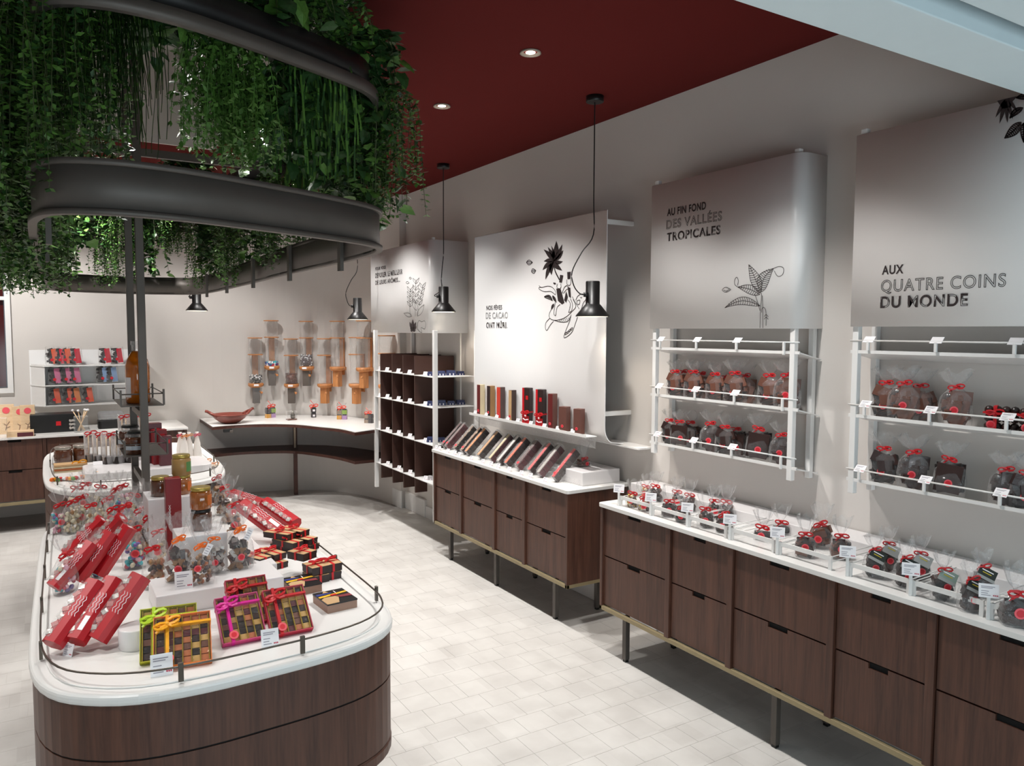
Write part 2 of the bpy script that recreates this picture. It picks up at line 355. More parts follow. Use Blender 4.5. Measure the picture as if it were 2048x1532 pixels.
# shop-front fascia
ZB = 2.31
fas = MB(); fas.bx(-2.4, 2.76, 1.02, 1.20, ZB, 2.85).bx(-2.4, 3.6, -1.2, 0.945, ZB, 2.40)
struct(fas.build('trim_3', COOL, bev=0.003))
sl = MB(); sl.bx(-2.4, 3.6, 0.93, 1.03, 2.52, 2.54)
for i in range(22):
    x = 0.2+i*0.14; sl.box((x, 0.985, 2.40), (0.012, 0.10, 0.012), 1, (0.2, 0.3, 0.5 if i % 2 else -0.4)).box((x+0.06, 0.985, 2.45), (0.16, 0.01, 0.01), 1, (0, 0.35, 0.35))
struct(sl.build('trim_4', [DARK, mat('galvanised_strut', (96, 112, 116), 0.5, 0.5)]))
struct(MB().bx(2.76, 2.9, -0.4, 1.2, 0, 2.4).build('trim_5', COOL))

# downlights in the ceiling
def mk_down():
    t = thing('ceiling_downlight', '', 'downlight')
    MB().lathe([(0.044, 0.0), (0.046, -0.006), (0.040, -0.008), (0.034, -0.004), (0.028, 0.004)], 24, cap=False).build('trim_ring', mat('downlight_ring', (176, 166, 152), 0.4, 0.3), t)
    MB().lathe([(0.021, 0.0), (0.017, 0.0005)], 20, (0, 0, -0.002)).build('lens', GLOW, t)
    return t
DL = Proto(mk_down)
for i, (x, y) in enumerate(AISLE):
    lab = {1: 'recessed ceiling downlight nearer the shop front, its lens brightly lit', 2: 'recessed ceiling downlight farther along red ceiling beside the planter'}.get(i, 'recessed ceiling downlight over the aisle, number %s from the shop front' % ORD[i])
    DL.put((x, y, CEIL-0.001), 0, lab, 'downlights in the red ceiling')

# ================================================================ SIGNS
def sign_text(body, pl, pr, hp, X, style, parent, name='lettering'):
    A = ox(pl[0], pl[1], X); B = ox(pr[0], pr[1], X); T = ox(pl[0], pl[1]-hp, X)
    w = A.y-B.y; h = T.z-A.z
    cu = bpy.data.curves.new('t', 'FONT'); cu.body = body; cu.space_character = 1.13
    def mesh(outline):
        if outline: cu.fill_mode = 'NONE'; cu.bevel_depth = 0.016; cu.bevel_resolution = 0; cu.offset = 0.0
        else: cu.fill_mode = 'BOTH'; cu.bevel_depth = 0; cu.offset = 0.026
        o = bpy.data.objects.new('t', cu); C.objects.link(o); bpy.context.view_layer.update()
        m = bpy.data.meshes.new_from_object(o.evaluated_get(bpy.context.evaluated_depsgraph_get())); bpy.data.objects.remove(o); return m
    parts = []
    if style in ('fill',): parts.append(mesh(False))
    if style in ('line', 'half'): parts.append(mesh(True))
    if style == 'half': parts.append(mesh(False))
    xs = [v.co.x for v in parts[0].vertices]; x0, x1 = min(xs), max(xs); sx = w/(x1-x0); sz = h/0.70
    for k, m in enumerate(parts):
        if style == 'half' and k == 1:
            bm = bmesh.new(); bm.from_mesh(m); src = bm; per = 0.62; out = bmesh.new(); n = int((x1-x0)/per)+1; me2 = []
            tmp = bpy.data.meshes.new('tmp'); allv = []; allf = []
            for i in range(n):
                b2 = src.copy(); a = x0+i*per; ang = (0.35, 0, 0.05)
                nrm = Vector((1, 0.45 if i % 2 else -0.3, 0)).normalized()
                bmesh.ops.bisect_plane(b2, geom=b2.verts[:]+b2.edges[:]+b2.faces[:], plane_co=(a, 0.35, 0), plane_no=-nrm, clear_outer=True)
                bmesh.ops.bisect_plane(b2, geom=b2.verts[:]+b2.edges[:]+b2.faces[:], plane_co=(a+0.42, 0.35, 0), plane_no=nrm, clear_outer=True)
                b2.verts.index_update(); o0 = len(allv); allv += [v.co.copy() for v in b2.verts]; allf += [[o0+v.index for v in f.verts] for f in b2.faces]; b2.free()
            bm.free(); m = bpy.data.meshes.new('t2'); m.from_pydata(allv, [], allf)
        for v in m.vertices:
            c = v.co; v.co = Vector((X-0.0012-(0.0006 if k else 0), A.y-(c.x-x0)*sx, A.z+c.y*sz))
        m.materials.clear(); m.materials.append(INK if not (style == 'line') else INKG)
        o = bpy.data.objects.new(name, m); C.objects.link(o); o.parent = parent
class Draw:
    def __init__(s, X, ox0, oy0, k, w): s.X = X; s.o = (ox0, oy0); s.k = k; s.w = w; s.mb = MB()
    def P(s, p): return ox(s.o[0]+p[0]/s.k, s.o[1]+p[1]/s.k, s.X-0.0015)
    def line(s, pts, sm=3, w=None):
        w = (w or s.w)/2; q = [s.P(p) for p in pts]
        if sm > 1 and len(q) > 2: q = smooth(q, sm, False)
        for a, b in zip(q[:-1], q[1:]):
            d = (b-a); d = d.normalized() if d.length > 1e-7 else Vector((0, 1, 0)); n = Vector((0, -d.z, d.y))*w; e = d*w*0.4
            i = s.mb.vt(a-n-e, b-n+e, b+n+e, a+n-e); s.mb.fc((i, i+1, i+2, i+3))
    def fill(s, pts):
        i = s.mb.vt(*[s.P(p) for p in pts]); s.mb.fc(range(i, i+len(pts)))
    def leaf(s, a, b, wd, hatch=0, bend=0, filled=False):
        a = Vector(a); b = Vector(b); d = b-a; n = Vector((-d.y, d.x)).normalized(); ax = [a+d*t+n*bend*sin(pi*t) for t in [i/10 for i in range(11)]]
        wf = [sin(pi*min(1, max(0, t))**0.8) for t in [i/10 for i in range(11)]]
        L = [p+n*wd*q/2 for p, q in zip(ax, wf)]; Rr = [p-n*wd*q/2 for p, q in zip(ax, wf)]
        if filled: s.fill(L+Rr[::-1][1:-1]); return
        s.line(L, 1); s.line(Rr, 1)
        if hatch:
            s.line(ax, 1)
            for i in range(hatch):
                t = 0.08+0.84*i/hatch*1.0; k = min(9, int(t*10)); p = a+d*t+n*bend*sin(pi*t)
                for sd in (1, -1): s.line([p, p+d.normalized()*wd*0.12+n*sd*wd*0.48*sin(pi*t**0.8)], 1)
    def done(s, parent, name='line_drawing'): return s.mb.build(name, INK, parent, kind='stuff')
def corner_path(xf, xw, y0, y1, r, n=8):    # y0 near end (rounded return to the wall), y1 far end
    P = [(xf, y1), (xf, y0+r)]
    for i in range(1, n+1): t = pi/2*i/n; P.append((xf+r-r*cos(t), y0+r-r*sin(t)))
    P.append((xw, y0)); return P
def pegs(t, pts, h=0.07):
    for x, y, z in pts: MB().bx(x-0.012, x+0.012, y-0.012, y+0.012, z, z+h).build('hook', WHITE, t, bev=0.002)
# sign over the farther rack
XP = 2.60
t = thing('sign_panel', 'white sign box reading AU FIN FOND DES VALLEES TROPICALES above farther wall rack', 'sign', (0, 0, 0))
MB().sheet(corner_path(XP, WX-0.001, 2.043, 2.925, 0.05), 1.613, 2.318, 0.004).build('panel', SIGN, t)
sign_text('AU FIN FOND', (1334.5, 432), (1412, 419), 14, XP, 'fill', t)
sign_text('DES VALLÉES', (1333, 458), (1444, 443), 17, XP, 'line', t)
sign_text('TROPICALES', (1334, 482.5), (1441, 466), 16, XP, 'half', t)
d = Draw(XP, 1280, 160, 2.6667, 0.0022)
d.line([(640, 1322), (642, 1240), (648, 1150), (640, 1130)]); d.line([(655, 1322), (655, 1240), (652, 1150)])
d.leaf((640, 1135), (580, 985), 55, 11, 4); d.leaf((648, 1130), (712, 1005), 62, 11, -22); d.line([(712, 1005), (740, 995), (765, 1003), (762, 1035), (742, 1048), (728, 1040), (716, 1018)])
d.leaf((638, 1145), (522, 1105), 48, 9, 10); d.line([(522, 1105), (505, 1090), (505, 1065), (516, 1052), (524, 1070), (520, 1095)])
d.leaf((640, 1205), (452, 1215), 42, 13, 32); d.line([(640, 1230), (625, 1180), (612, 1140)])
d.leaf((438, 1120), (484, 1118), 26, 0); d.line([(446, 1120), (460, 1126), (476, 1117)])
d.line([(672, 1310), (672, 1240), (664, 1216), (652, 1216), (648, 1240)])
for yy in (1262, 1276): d.line([(662, yy), (672, yy-12), (684, yy)], 1)
d.done(t); pegs(t, [(2.64, 2.09, 2.31), (2.62, 2.90, 2.31)], 0.03)
# sign over the nearer rack
t = thing('sign_panel', 'largest white sign box reading AUX QUATRE COINS DU MONDE at right edge', 'sign', (0, 0, 0))
MB().sheet([(XP, 1.803), (XP, 0.75)], 1.62, 2.327, 0.004).bx(XP, WX, 0.747, 0.75, 1.62, 2.327).build('panel', SIGN, t)
sign_text('AUX', (1764, 549), (1807, 547), 17, XP, 'fill', t)
sign_text('QUATRE COINS', (1762, 583.7), (2012, 568), 23, XP, 'line', t)
sign_text('DU MONDE', (1761, 615.6), (1935.5, 609), 22, XP, 'half', t)
d = Draw(XP, 1940, 170, 11.787, 0.004)
for a, b, w in (((840, 330), (600, 770), 90), ((840, 380), (695, 915), 95), ((850, 380), (885, 890), 95), ((860, 350), (1010, 800), 100), ((900, 330), (1110, 620), 90)): d.leaf(a, b, w, 0, 0, True)
d.fill([(640, 372), (760, 560), (960, 520), (1010, 380), (1060, 330), (1100, 262), (860, 318)])
d.leaf((1240, 540), (940, 780), 130, 8, 30); d.leaf((1200, 880), (820, 1250), 210, 9, -20); d.leaf((1260, 900), (1270, 1350), 130, 7); d.leaf((1420, 240), (1090, 300), 130, 7)
d.done(t); pegs(t, [(2.62, 1.78, 2.318)], 0.03)
# banner behind the chocolate bars
XB = 2.55
t = thing('sign_panel', 'tall white banner panel reading NOS FEVES DE CACAO ONT MURI with turtle drawing', 'sign', (0, 0, 0))
y0, y1 = 3.215, 4.665
prof = [(XB, 2.235), (XB, 1.08)] + [(XB+0.06-0.06*cos(pi/2*i/6), 1.08-0.085*sin(pi/2*i/6)) for i in range(1, 7)] + [(XB+0.13, 0.985)]
P2 = prof + [(x+0.004, z+0.004) for x, z in prof[::-1]]
mb = MB(); n = len(prof); b = mb.vt(*[(x, y0, z) for x, z in P2]); mb.vt(*[(x, y1, z) for x, z in P2]); m2 = 2*n
for i in range(m2): j = (i+1) % m2; mb.fc((b+i, b+j, b+m2+j, b+m2+i), 0, True)
for i in range(n-1): mb.fc((b+i, b+i+1, b+m2-2-i, b+m2-1-i)); mb.fc((b+m2+i+1, b+m2+i, b+2*m2-1-i, b+2*m2-2-i))
mb.build('panel', SIGN, t)
for z in (1.14, 2.17): MB().bx(XB+0.004, WX, y0+0.03, y0+0.05, z, z+0.025).bx(XB+0.004, WX, y1-0.05, y1-0.03, z, z+0.025).build('bracket', WHITE, t, bev=0.002)
MB().bx(XB+0.1, WX, y0-0.16, y1, 0.976, 0.984).build('lower_lip', WHITE, t)
sign_text('NOS FÈVES', (973, 620.3), (1004.4, 618), 8.5, XB, 'fill', t)
sign_text('DE CACAO', (972, 637.5), (1016, 635.8), 12, XB, 'line', t)
sign_text('ONT MÛRI.', (973, 656), (1015, 656), 11, XB, 'half', t)
d = Draw(XB, 1050, 470, 7.295, 0.0035)
for b_, w in (((455, 100), 60), ((535, 150), 45), ((550, 230), 40), ((545, 385), 42), ((535, 510), 50), ((385, 575), 45), ((305, 635), 45), ((265, 505), 48), ((280, 385), 42), ((280, 220), 50), ((335, 185), 42), ((385, 165), 30)):
    d.leaf((415, 385), (415+(b_[0]-415)*1.06, 385+(b_[1]-385)*1.06), w*1.35, 0, 16, True)
d.line([(420, 420), (440, 530), (500, 650)], 3, 0.009)
for p, q in (((20, 400), (110, 400)), ((92, 530), (158, 520))): d.leaf(p, q, 70, 0); d.leaf(p, q, 25, 0)
d.fill([(512, 580), (558, 590), (535, 700), (498, 690)]); d.fill([(615, 540), (668, 535), (662, 640), (620, 645)])
d.fill([(455, 780), (520, 790), (575, 990), (540, 1015), (480, 960)]); d.fill([(620, 760), (660, 770), (670, 920), (640, 900)]); d.fill([(600, 820), (625, 900), (600, 990), (570, 950)])
d.fill([(412, 690), (450, 700), (440, 725), (415, 715)]); d.leaf((400, 880), (460, 990), 40, 0, 0, True); d.leaf((420, 1000), (380, 1090), 35, 0, 0, True)
d.line([(470, 710), (465, 760), (500, 785), (525, 760), (520, 710)]); d.line([(610, 650), (612, 720), (650, 735), (668, 700), (665, 645)])
d.line([(205, 740), (240, 765), (330, 745), (400, 765), (445, 825), (440, 870), (380, 825), (280, 825), (215, 795), (200, 770), (225, 765)])
d.line([(540, 850), (570, 770), (610, 740), (640, 780), (600, 800), (560, 850)])
d.leaf((280, 900), (400, 960), 55, 10, -25)
d.line([(440, 980), (425, 1080), (420, 1150), (445, 1175), (455, 1110), (470, 1050), (510, 1015)]); d.line([(630, 950), (660, 1000), (650, 1080), (635, 1130), (680, 1100), (690, 1000), (660, 930)])
d.line([(395, 1070), (360, 1130), (352, 1190), (390, 1235), (480, 1240), (590, 1200), (690, 1110), (740, 1040), (700, 940)], 4)
d.line([(430, 1245), (520, 1270), (620, 1260), (660, 1190)]); 
for i in range(6): d.line([(500+i*26, 1240-i*7), (518+i*26, 1266-i*5)], 1)
d.line([(360, 1215), (300, 1285), (300, 1370), (320, 1390), (350, 1340), (385, 1290), (415, 1260)]); d.line([(670, 1160), (655, 1240), (620, 1330), (565, 1480), (600, 1490), (680, 1420), (720, 1330), (770, 1180)], 4)
for cx, cy in ((600, 1435), (630, 1415), (655, 1390), (680, 1370)): d.leaf((cx-18, cy+20), (cx+15, cy-20), 22, 0)
d.line([(690, 900), (720, 960), (790, 1080)], 3); d.line([(740, 950), (770, 890), (830, 860), (880, 880), (885, 940), (850, 990), (820, 1080), (800, 1110)], 4); d.line([(760, 960), (800, 950), (790, 1010), (760, 1010), (755, 965)]); d.line([(805, 905), (820, 918), (832, 900)])
d.done(t)
# far sign box
XQ = 2.447
t = thing('sign_panel', 'far white sign box reading POUR VOUS above the dark cubby shelves', 'sign', (0, 0, 0))
MB().sheet(corner_path(XQ, WX-0.001, 5.15, 6.36, 0.06), 1.58, 2.268, 0.004).build('panel', SIGN, t)
sign_text('POUR VOUS', (751, 541), (771.7, 539), 6, XQ, 'fill', t)
sign_text('DÉVOILER LE MEILLEUR', (751, 556), (805, 547.6), 9, XQ, 'half', t)
sign_text('DE LEURS ARÔMES...', (751, 569.7), (800.4, 564), 8, XQ, 'fill', t)
d = Draw(XQ, 720, 460, 3.481, 0.003)
for (a, b_) in (((385, 600), (390, 345)), ((350, 600), (350, 410)), ((400, 600), (440, 380))):
    d.line([a, ((a[0]+b_[0])/2-6, (a[1]+b_[1])/2), b_])
    for i in range(4):
        q = (a[0]+(b_[0]-a[0])*(0.35+0.18*i), a[1]+(b_[1]-a[1])*(0.35+0.18*i)); d.leaf(q, (q[0]-22, q[1]-38), 12); d.leaf(q, (q[0]+22, q[1]-40), 12)
d.leaf((360, 600), (305, 580), 26); d.leaf((400, 600), (445, 520), 30); d.leaf((395, 560), (365, 480), 30)
for b_ in ((345, 640), (390, 640), (350, 670), (392, 670), (367, 620), (350, 700), (388, 700)): d.leaf((367, 700), b_, 20, 0, 0, True)
d.line([(367, 718), (367, 640)], 1, 0.006); d.line([(400, 650), (412, 630), (430, 640), (448, 632), (458, 655), (450, 690), (425, 680), (430, 715), (400, 690), (400, 650)])
d.leaf((320, 365), (342, 368), 16); d.leaf((342, 335), (358, 335), 14)
d.done(t); pegs(t, [(2.49, 5.2, 2.26)], 0.03)

# ================================================================ SIDEBOARD CABINETS
def cabinet(label, xf, divs, legs, near, far):
    t = thing('sideboard', label, 'cabinet', (xf, (near+far)/2, 0)); inv = (-xf, -(near+far)/2)
    def L(mb): mb.M = Matrix.Translation((inv[0], inv[1], 0)); return mb
    L(MB()).bx(xf+0.03, WX-0.02, near+0.016, far-0.016, 0.25, 0.738).build('carcass', DWOOD, t)
    for k, y in enumerate(divs):
        w = 0.018 if k in (0, len(divs)-1) else 0.028
        yy = y if k not in (0, len(divs)-1) else (y-0.009 if k == 0 else y+0.009)
        L(MB()).bx(xf, (WX-0.02 if k in (0, len(divs)-1) else xf+0.06), yy-w/2, yy+w/2, 0.245, 0.739).build('side_panel' if k in (0, len(divs)-1) else 'divider', WAL, t, bev=0.0015)
    for k in range(len(divs)-1):
        a = divs[k+1]+0.017; b_ = divs[k]-0.017; m = (a+b_)/2; nw = 0.035 if b_-a < 0.37 else 0.045
        for z0, z1 in ((0.254, 0.494), (0.500, 0.735)):
            poly = [(a, z0), (b_, z0), (b_, z1), (m+nw, z1), (m+nw, z1-0.018), (m-nw, z1-0.018), (m-nw, z1), (a, z1)]
            mb = L(MB()); mb.prism(poly, xf+0.012, xf+0.027, axis='x'); dr = mb.build('drawer', WAL, t)
            L(MB()).bx(xf+0.020, xf+0.029, m-nw, m+nw, z1-0.019, z1).build('handle_slot', DARK, dr)
    L(MB()).bx(xf, xf+0.018, near, far, 0.226, 0.246).bx(xf, WX-0.03, near, near+0.018, 0.226, 0.246).bx(xf, WX-0.03, far-0.018, far, 0.226, 0.246).build('base_rail', BRONZE, t, bev=0.002)
    for y in legs:
        for x in (xf+0.035, WX-0.10):
            g = L(MB()).bx(x, x+0.026, y-0.013, y+0.013, 0.012, 0.228).build('leg', STEEL, t, bev=0.002)
            L(MB()).bx(x+0.003, x+0.023, y-0.010, y+0.010, 0.0, 0.013).build('foot', BLACK, g)
    return t
cabinet('long nearer dark walnut sideboard with drawers under the bag racks', 2.312, [2.94, 2.463, 2.105, 1.644, 1.290, 0.82], [2.79, 1.90, 0.98], 0.82, 2.94)
cabinet('shorter farther dark walnut sideboard holding the chocolate bars', 2.335, [4.885, 4.475, 4.035, 3.686, 3.250], [4.70, 4.07, 3.42], 3.25, 4.885)
def top(label, xf, near, far):
    P = rrect(xf-0.008, WX-0.005, near-0.008, far+0.008, 0.02, 4); c = ((xf+WX)/2, (near+far)/2)
    mb = MB(); mb.M = Matrix.Translation((-c[0], -c[1], 0)); mb.prism(P, 0.7395, CT)
    o = mb.build('worktop', TOP, bev=0.0015); o.location = (c[0], c[1], 0); tag(o, label, 'worktop')
top('thin white worktop with wire trays on nearer sideboard', 2.312, 0.80, 2.945)
top('thin white worktop under the slanted chocolate bars on farther sideboard', 2.335, 3.25, 4.90)
# low white riser at the back of each worktop
o = MB().bx(-0.075, 0.075, -1.13, 1.13, 0, 0.05).build('display_riser', RISER, bev=0.003); o.location = (2.68, 1.93, CT); tag(o, 'long low white riser along wall behind the wire trays', 'riser')
o = MB().bx(-0.13, 0.13, -0.12, 0.12, 0, 0.075).build('display_riser', RISER, bev=0.004); o.location = (2.60, 3.42, CT); tag(o, 'white display block at near end of the chocolate bar worktop', 'riser')

# ================================================================ price cards
def mk_card(w=0.05, h=0.036, holder=0, dots=True, tilt=0.45, blank=False, name='price_card'):
    def f():
        t = thing(name, '', 'price card')
        mb = MB(); mb.M = Matrix.Translation((0, 0, holder)) @ Matrix.Rotation(-tilt, 4, 'X')
        mb.bx(-w/2, w/2, -0.0008, 0.0008, 0, h, 0)
        if not blank:
            y = -0.0012
            for k, (z, a, b_) in enumerate(((0.78, -0.38, 0.30), (0.68, -0.38, 0.18), (0.45, -0.38, 0.0), (0.30, -0.38, -0.05), (0.16, -0.38, 0.08))):
                mb.bx(a*w, b_*w, y, y+0.0003, z*h, z*h+0.045*h, 1)
            if dots:
                for k in range(3): mb.bx((0.20+0.09*k)*w, (0.265+0.09*k)*w, y, y+0.0003, 0.15*h, 0.23*h, 2)
        mb.build('card', [CARD, CARDINK, MAG], t)
        if holder: MB().bx(-0.005, 0.005, 0.0, 0.008, 0, holder+0.004).build('holder', WHITE, t, bev=0.001)
        else: MB().bx(-w*0.3, w*0.3, 0.0, 0.012, 0, 0.004).build('foot', ACRYL, t)
        return t
    return f

# ================================================================ cellophane bags
def bow(mb, c, s, mi=0, ang=0.0):
    c = Vector(c); w = s*0.10
    for sd in (1, -1):
        P = []
        for i in range(9):
            t = pi*2*i/8; x = sd*s*(0.42-0.42*cos(t))*0.9; z = s*0.20*sin(t)+sd*0.06*s; P.append(c+Vector((x*cos(ang)-z*sin(ang), -0.004-0.15*s*sin(t/2), x*sin(ang)+z*cos(ang))))
        mb.tube(P, w, 4, mi)
        a = ang+sd*0.3; mb.tube([c+Vector((0, -0.004, 0)), c+Vector((sd*s*0.3*cos(a), -0.2*s, -s*0.22)), c+Vector((sd*s*0.62, -0.12*s, -s*0.35+sd*s*0.22))], w*0.9, 4, mi)
    mb.ell(c+Vector((0, -0.006, 0)), (s*0.14, s*0.12, s*0.14), mi, a=6, b=4)
def mk_bag(kind='bark', w=0.075, d=0.045, hf=0.095, ht=0.175, rib=None, stk=True, seed=1, lean=0.0, tieh=None, name='treat_bag'):
    def f():
        R = random.Random(seed); t = thing(name, '', 'bag'); tie = tieh or (hf+0.018); mb = MB()
        hw, hd = w/2*0.86, d/2*0.8
        if kind in ('bark', 'milk', 'slab'):
            base = {'bark': 0, 'milk': 1, 'slab': 2}[kind]
            n = 16 if kind != 'slab' else 5
            for i in range(n):
                zz = hf*(0.25+0.62*(i//3)/5.2) if kind != 'slab' else hf*0.45
                if kind == 'slab': mb.box((R.uniform(-.05, .05)*w, -hd+hd*2*i/4, zz+0.012), (w*0.82, d*0.17, hf*0.88), i % 2*1, (R.uniform(-.08, .08), R.uniform(-.16, .16), R.uniform(-.06, .06)))
                else: mb.box((R.uniform(-hw, hw)*0.34, R.uniform(-hd, hd)*0.45, zz), (w*R.uniform(.5, .74), d*R.uniform(.3, .6), hf*R.uniform(.26, .40)), R.choice((0, 0, 1)), (R.uniform(-.3, .3), R.uniform(-.45, .45), R.uniform(-.35, .35)))
            mats = [CH[0], CH[2]] if base != 1 else [CH[1], CH[0]]
        elif kind in ('blue', 'almond', 'nuts', 'pale', 'mixed'):
            mats = {'blue': [SUG[0], SUG[0], SUG[1], SUG[3], SUG[2], SUG[4]], 'mixed': [SUG[1], SUG[2], SUG[0], SUG[4], SUG[3], SUG[1]], 'almond': [NUT[0], CH[1], NUT[0], CH[3], CH[0], NUT[0]], 'nuts': [CH[0], NUT[0], CH[1], GOLD, RED, NUT[1]], 'pale': [NUT[1], SUG[3], NUT[1], NUT[2], SUG[3], NUT[0]]}[kind]
            n = 46
            for i in range(n):
                z = hf*(0.07+0.86*i/n); a = R.uniform(0, 2*pi); q = sqrt(R.uniform(0.2, 1)); mb.ell((hw*0.85*q*cos(a), hd*0.85*q*sin(a), z), (0.0095, 0.007, 0.0065), R.randrange(6), (R.uniform(0, 3), R.uniform(0, 3), R.uniform(0, 3)), 6, 4)
        elif kind == 'candy':
            mats = [CH[1], NUT[2], NUT[0], CH[0], NUT[2]]
            for i in range(34):
                z = hf*(0.08+0.84*i/34); a = R.uniform(0, 2*pi); q = sqrt(R.uniform(0.2, 1))
                mb.box((hw*0.8*q*cos(a), hd*0.8*q*sin(a), z), (0.027, 0.019, 0.013), R.randrange(5), (R.uniform(0, 3), R.uniform(0, 3), R.uniform(0, 3)))
        elif kind == 'balls':
            mats = [CH[0], CH[2], CH[1]]
            for i in range(14):
                z = hf*(0.14+0.74*i/14); a = R.uniform(0, 2*pi); mb.ell((hw*0.6*cos(a), hd*0.6*sin(a), z), (0.014, 0.013, 0.012), R.randrange(3), None, 7, 5)
        elif kind == 'roll':
            mats = [CH[2], CH[0]]; mb.tube([(-w*0.42, 0, hf*0.5), (0, 0, hf*0.5), (w*0.42, 0, hf*0.5)], hf*0.42, 10, 0)
        elif kind == 'clear':
            mats = [NUT[2], NUT[1]]
            for i in range(12): mb.box((R.uniform(-hw, hw)*.7, R.uniform(-hd, hd)*.7, hf*(0.1+0.8*i/12)), (0.02, 0.012, 0.009), R.randrange(2), (R.uniform(0, 3), R.uniform(0, 3), R.uniform(0, 3)))
        mb.build('contents', mats, t)
        # film: rounded base, swollen belly, pinched neck, ruffled top
        fm = MB(); n = 24; rings = [(0.0, 0.92, 0.92, 0), (0.004, 1.0, 1.0, 0), (hf*0.5, 1.06, 1.10, .03), (hf*0.86, 0.92, 0.92, .06), (tie-0.006, 0.40, 0.46, .10), (tie, 0.16, 0.24, .10), (tie+0.006, 0.26, 0.30, .15), (tie+(ht-tie)*0.45, 0.62, 0.42, .30), (ht-0.004, 0.86, 0.40, .42), (ht, 0.88, 0.36, .46)]
        ph = R.uniform(0, 6)
        for (z, a, b_, rf) in rings:
            for i in range(n):
                th = 2*pi*i/n; e = 0.55 if z < hf*0.9 else 0.9
                cx = abs(cos(th))**e*(1 if cos(th) > 0 else -1); sy = abs(sin(th))**e*(1 if sin(th) > 0 else -1)
                k = 1+rf*sin(5*th+ph)*0.6+rf*sin(9*th+2*ph)*0.4
                fm.vt((w/2*a*cx*k+lean*max(0, z-tie), d/2*b_*sy*k, z+(rf*0.02*sin(4*th+ph) if z > tie+0.01 else 0)))
        for k in range(len(rings)-1):
            for i in range(n): fm.fc((k*n+i, k*n+(i+1) % n, (k+1)*n+(i+1) % n, (k+1)*n+i), 0, True)
        fm.fc(list(range(n))[::-1]); fm.build('cellophane', FILM, t)
        rb = MB(); rb.lathe([(w*0.11, -0.003), (w*0.125, 0), (w*0.11, 0.003)], 10, (0, 0, tie), 0, True, 1, 1); bow(rb, (0, -d*0.14, tie), 0.029, 0, R.uniform(-.4, .4)); rb.build('ribbon', rib or RED, t)
        if stk:
            s = MB(); s.M = Matrix.Translation((R.uniform(-.12, .12)*w, -d/2*1.08, hf*R.uniform(.42, .6))) @ Matrix.Rotation(pi/2, 4, 'X')
            s.lathe([(0.0115, -0.0002), (0.0115, 0.0006)], 18, mi=0); s.lathe([(0.0078, 0.0006), (0.0078, 0.0010)], 16, mi=1); s.build('sticker', [STK1, STK2], t)
        return t
    return f

# ================================================================ WALL RACKS
def rack(label, near, far, posts, shelf_z, tagY, open_near=False):
    XR = 2.625; t = thing('wall_rack', label, 'rack', (XR, (near+far)/2, 0)); off = Matrix.Translation((-XR, -(near+far)/2, 0))
    def B(): m = MB(); m.M = off; return m
    for y in posts:
        B().bx(XR-0.012, XR+0.012, y-0.012, y+0.012, 0.985, 2.315).build('post', WHITE, t, bev=0.002)
        B().bx(WX-0.03, WX-0.006, y-0.012, y+0.012, 0.985, 2.315).build('rear_post', WHITE, t, bev=0.002)
    for z in shelf_z:
        sh = B(); P = [(XR-0.006, z), (WX-0.006, z-0.030), (WX-0.006, z-0.034), (XR-0.006, z-0.006)]
        sh.prism(P, near, far, axis='y'); sh.bx(XR-0.010, XR-0.004, near, far, z-0.008, z+0.004); s = sh.build('shelf', WHITE, t)
        B().tube([(XR-0.012, near, z+0.040), (XR-0.012, far, z+0.040)], 0.0032, 8).build('rail', WHITE, s)
    return t
RKF = [1.517, 1.283, 1.040]; RKN = [1.528, 1.286, 1.040]
rack('farther white wall rack with three rails under the VALLEES TROPICALES sign', 2.04, 2.93, [2.075, 2.905], RKF, None)
rack('nearer white wall rack with three rails under the DU MONDE sign', 0.75, 1.81, [1.790, 0.80], RKN, None)
# cards clipped to the rails
CARDB = Proto(mk_card(0.042, 0.030, 0.030, blank=True, tilt=0.75, name='shelf_label')); CARDP = Proto(mk_card(0.042, 0.032, 0.030, tilt=0.75, name='shelf_label'))
for rk, rows in (('farther', ((RKF[0], (1319, 1391, 1471), CARDB, 'top'), (RKF[1], (1317, 1390, 1469), CARDP, 'middle'), (RKF[2], (1315, 1388, 1466), CARDP, 'bottom'))),
                 ('nearer', ((RKN[0], (1733, 1868, 2025), CARDB, 'top'), (RKN[1], (1730, 1861, 2016), CARDP, 'middle'), (RKN[2], (1724, 1856, 2010), CARDP, 'bottom')))):
    for z, pxs, pr, nm in rows:
        for k, px in enumerate(pxs):
            y = ox(px, 800, 2.612).y
            pr.put((2.605, y, z+0.004), -pi/2, 'small white shelf label, %s from left on %s rail of %s rack' % (ORD[k], nm, rk), 'shelf labels on the rack rails')
CLIP = Proto(lambda: (lambda t: (MB().bx(-0.005, 0.005, -0.004, 0.004, 0, 0.052).build('clip_body', WHITE, t, bev=0.001), t)[1])(thing('rail_clip', '', 'clip')))
for z, nm in zip(RKF, ('top', 'middle', 'bottom')):
    y = ox(1567, 800, 2.612).y; CLIP.put((2.605, y, z-0.012), 0, 'plain white rail clip at right end of %s rail on farther rack' % nm, 'rail clips')
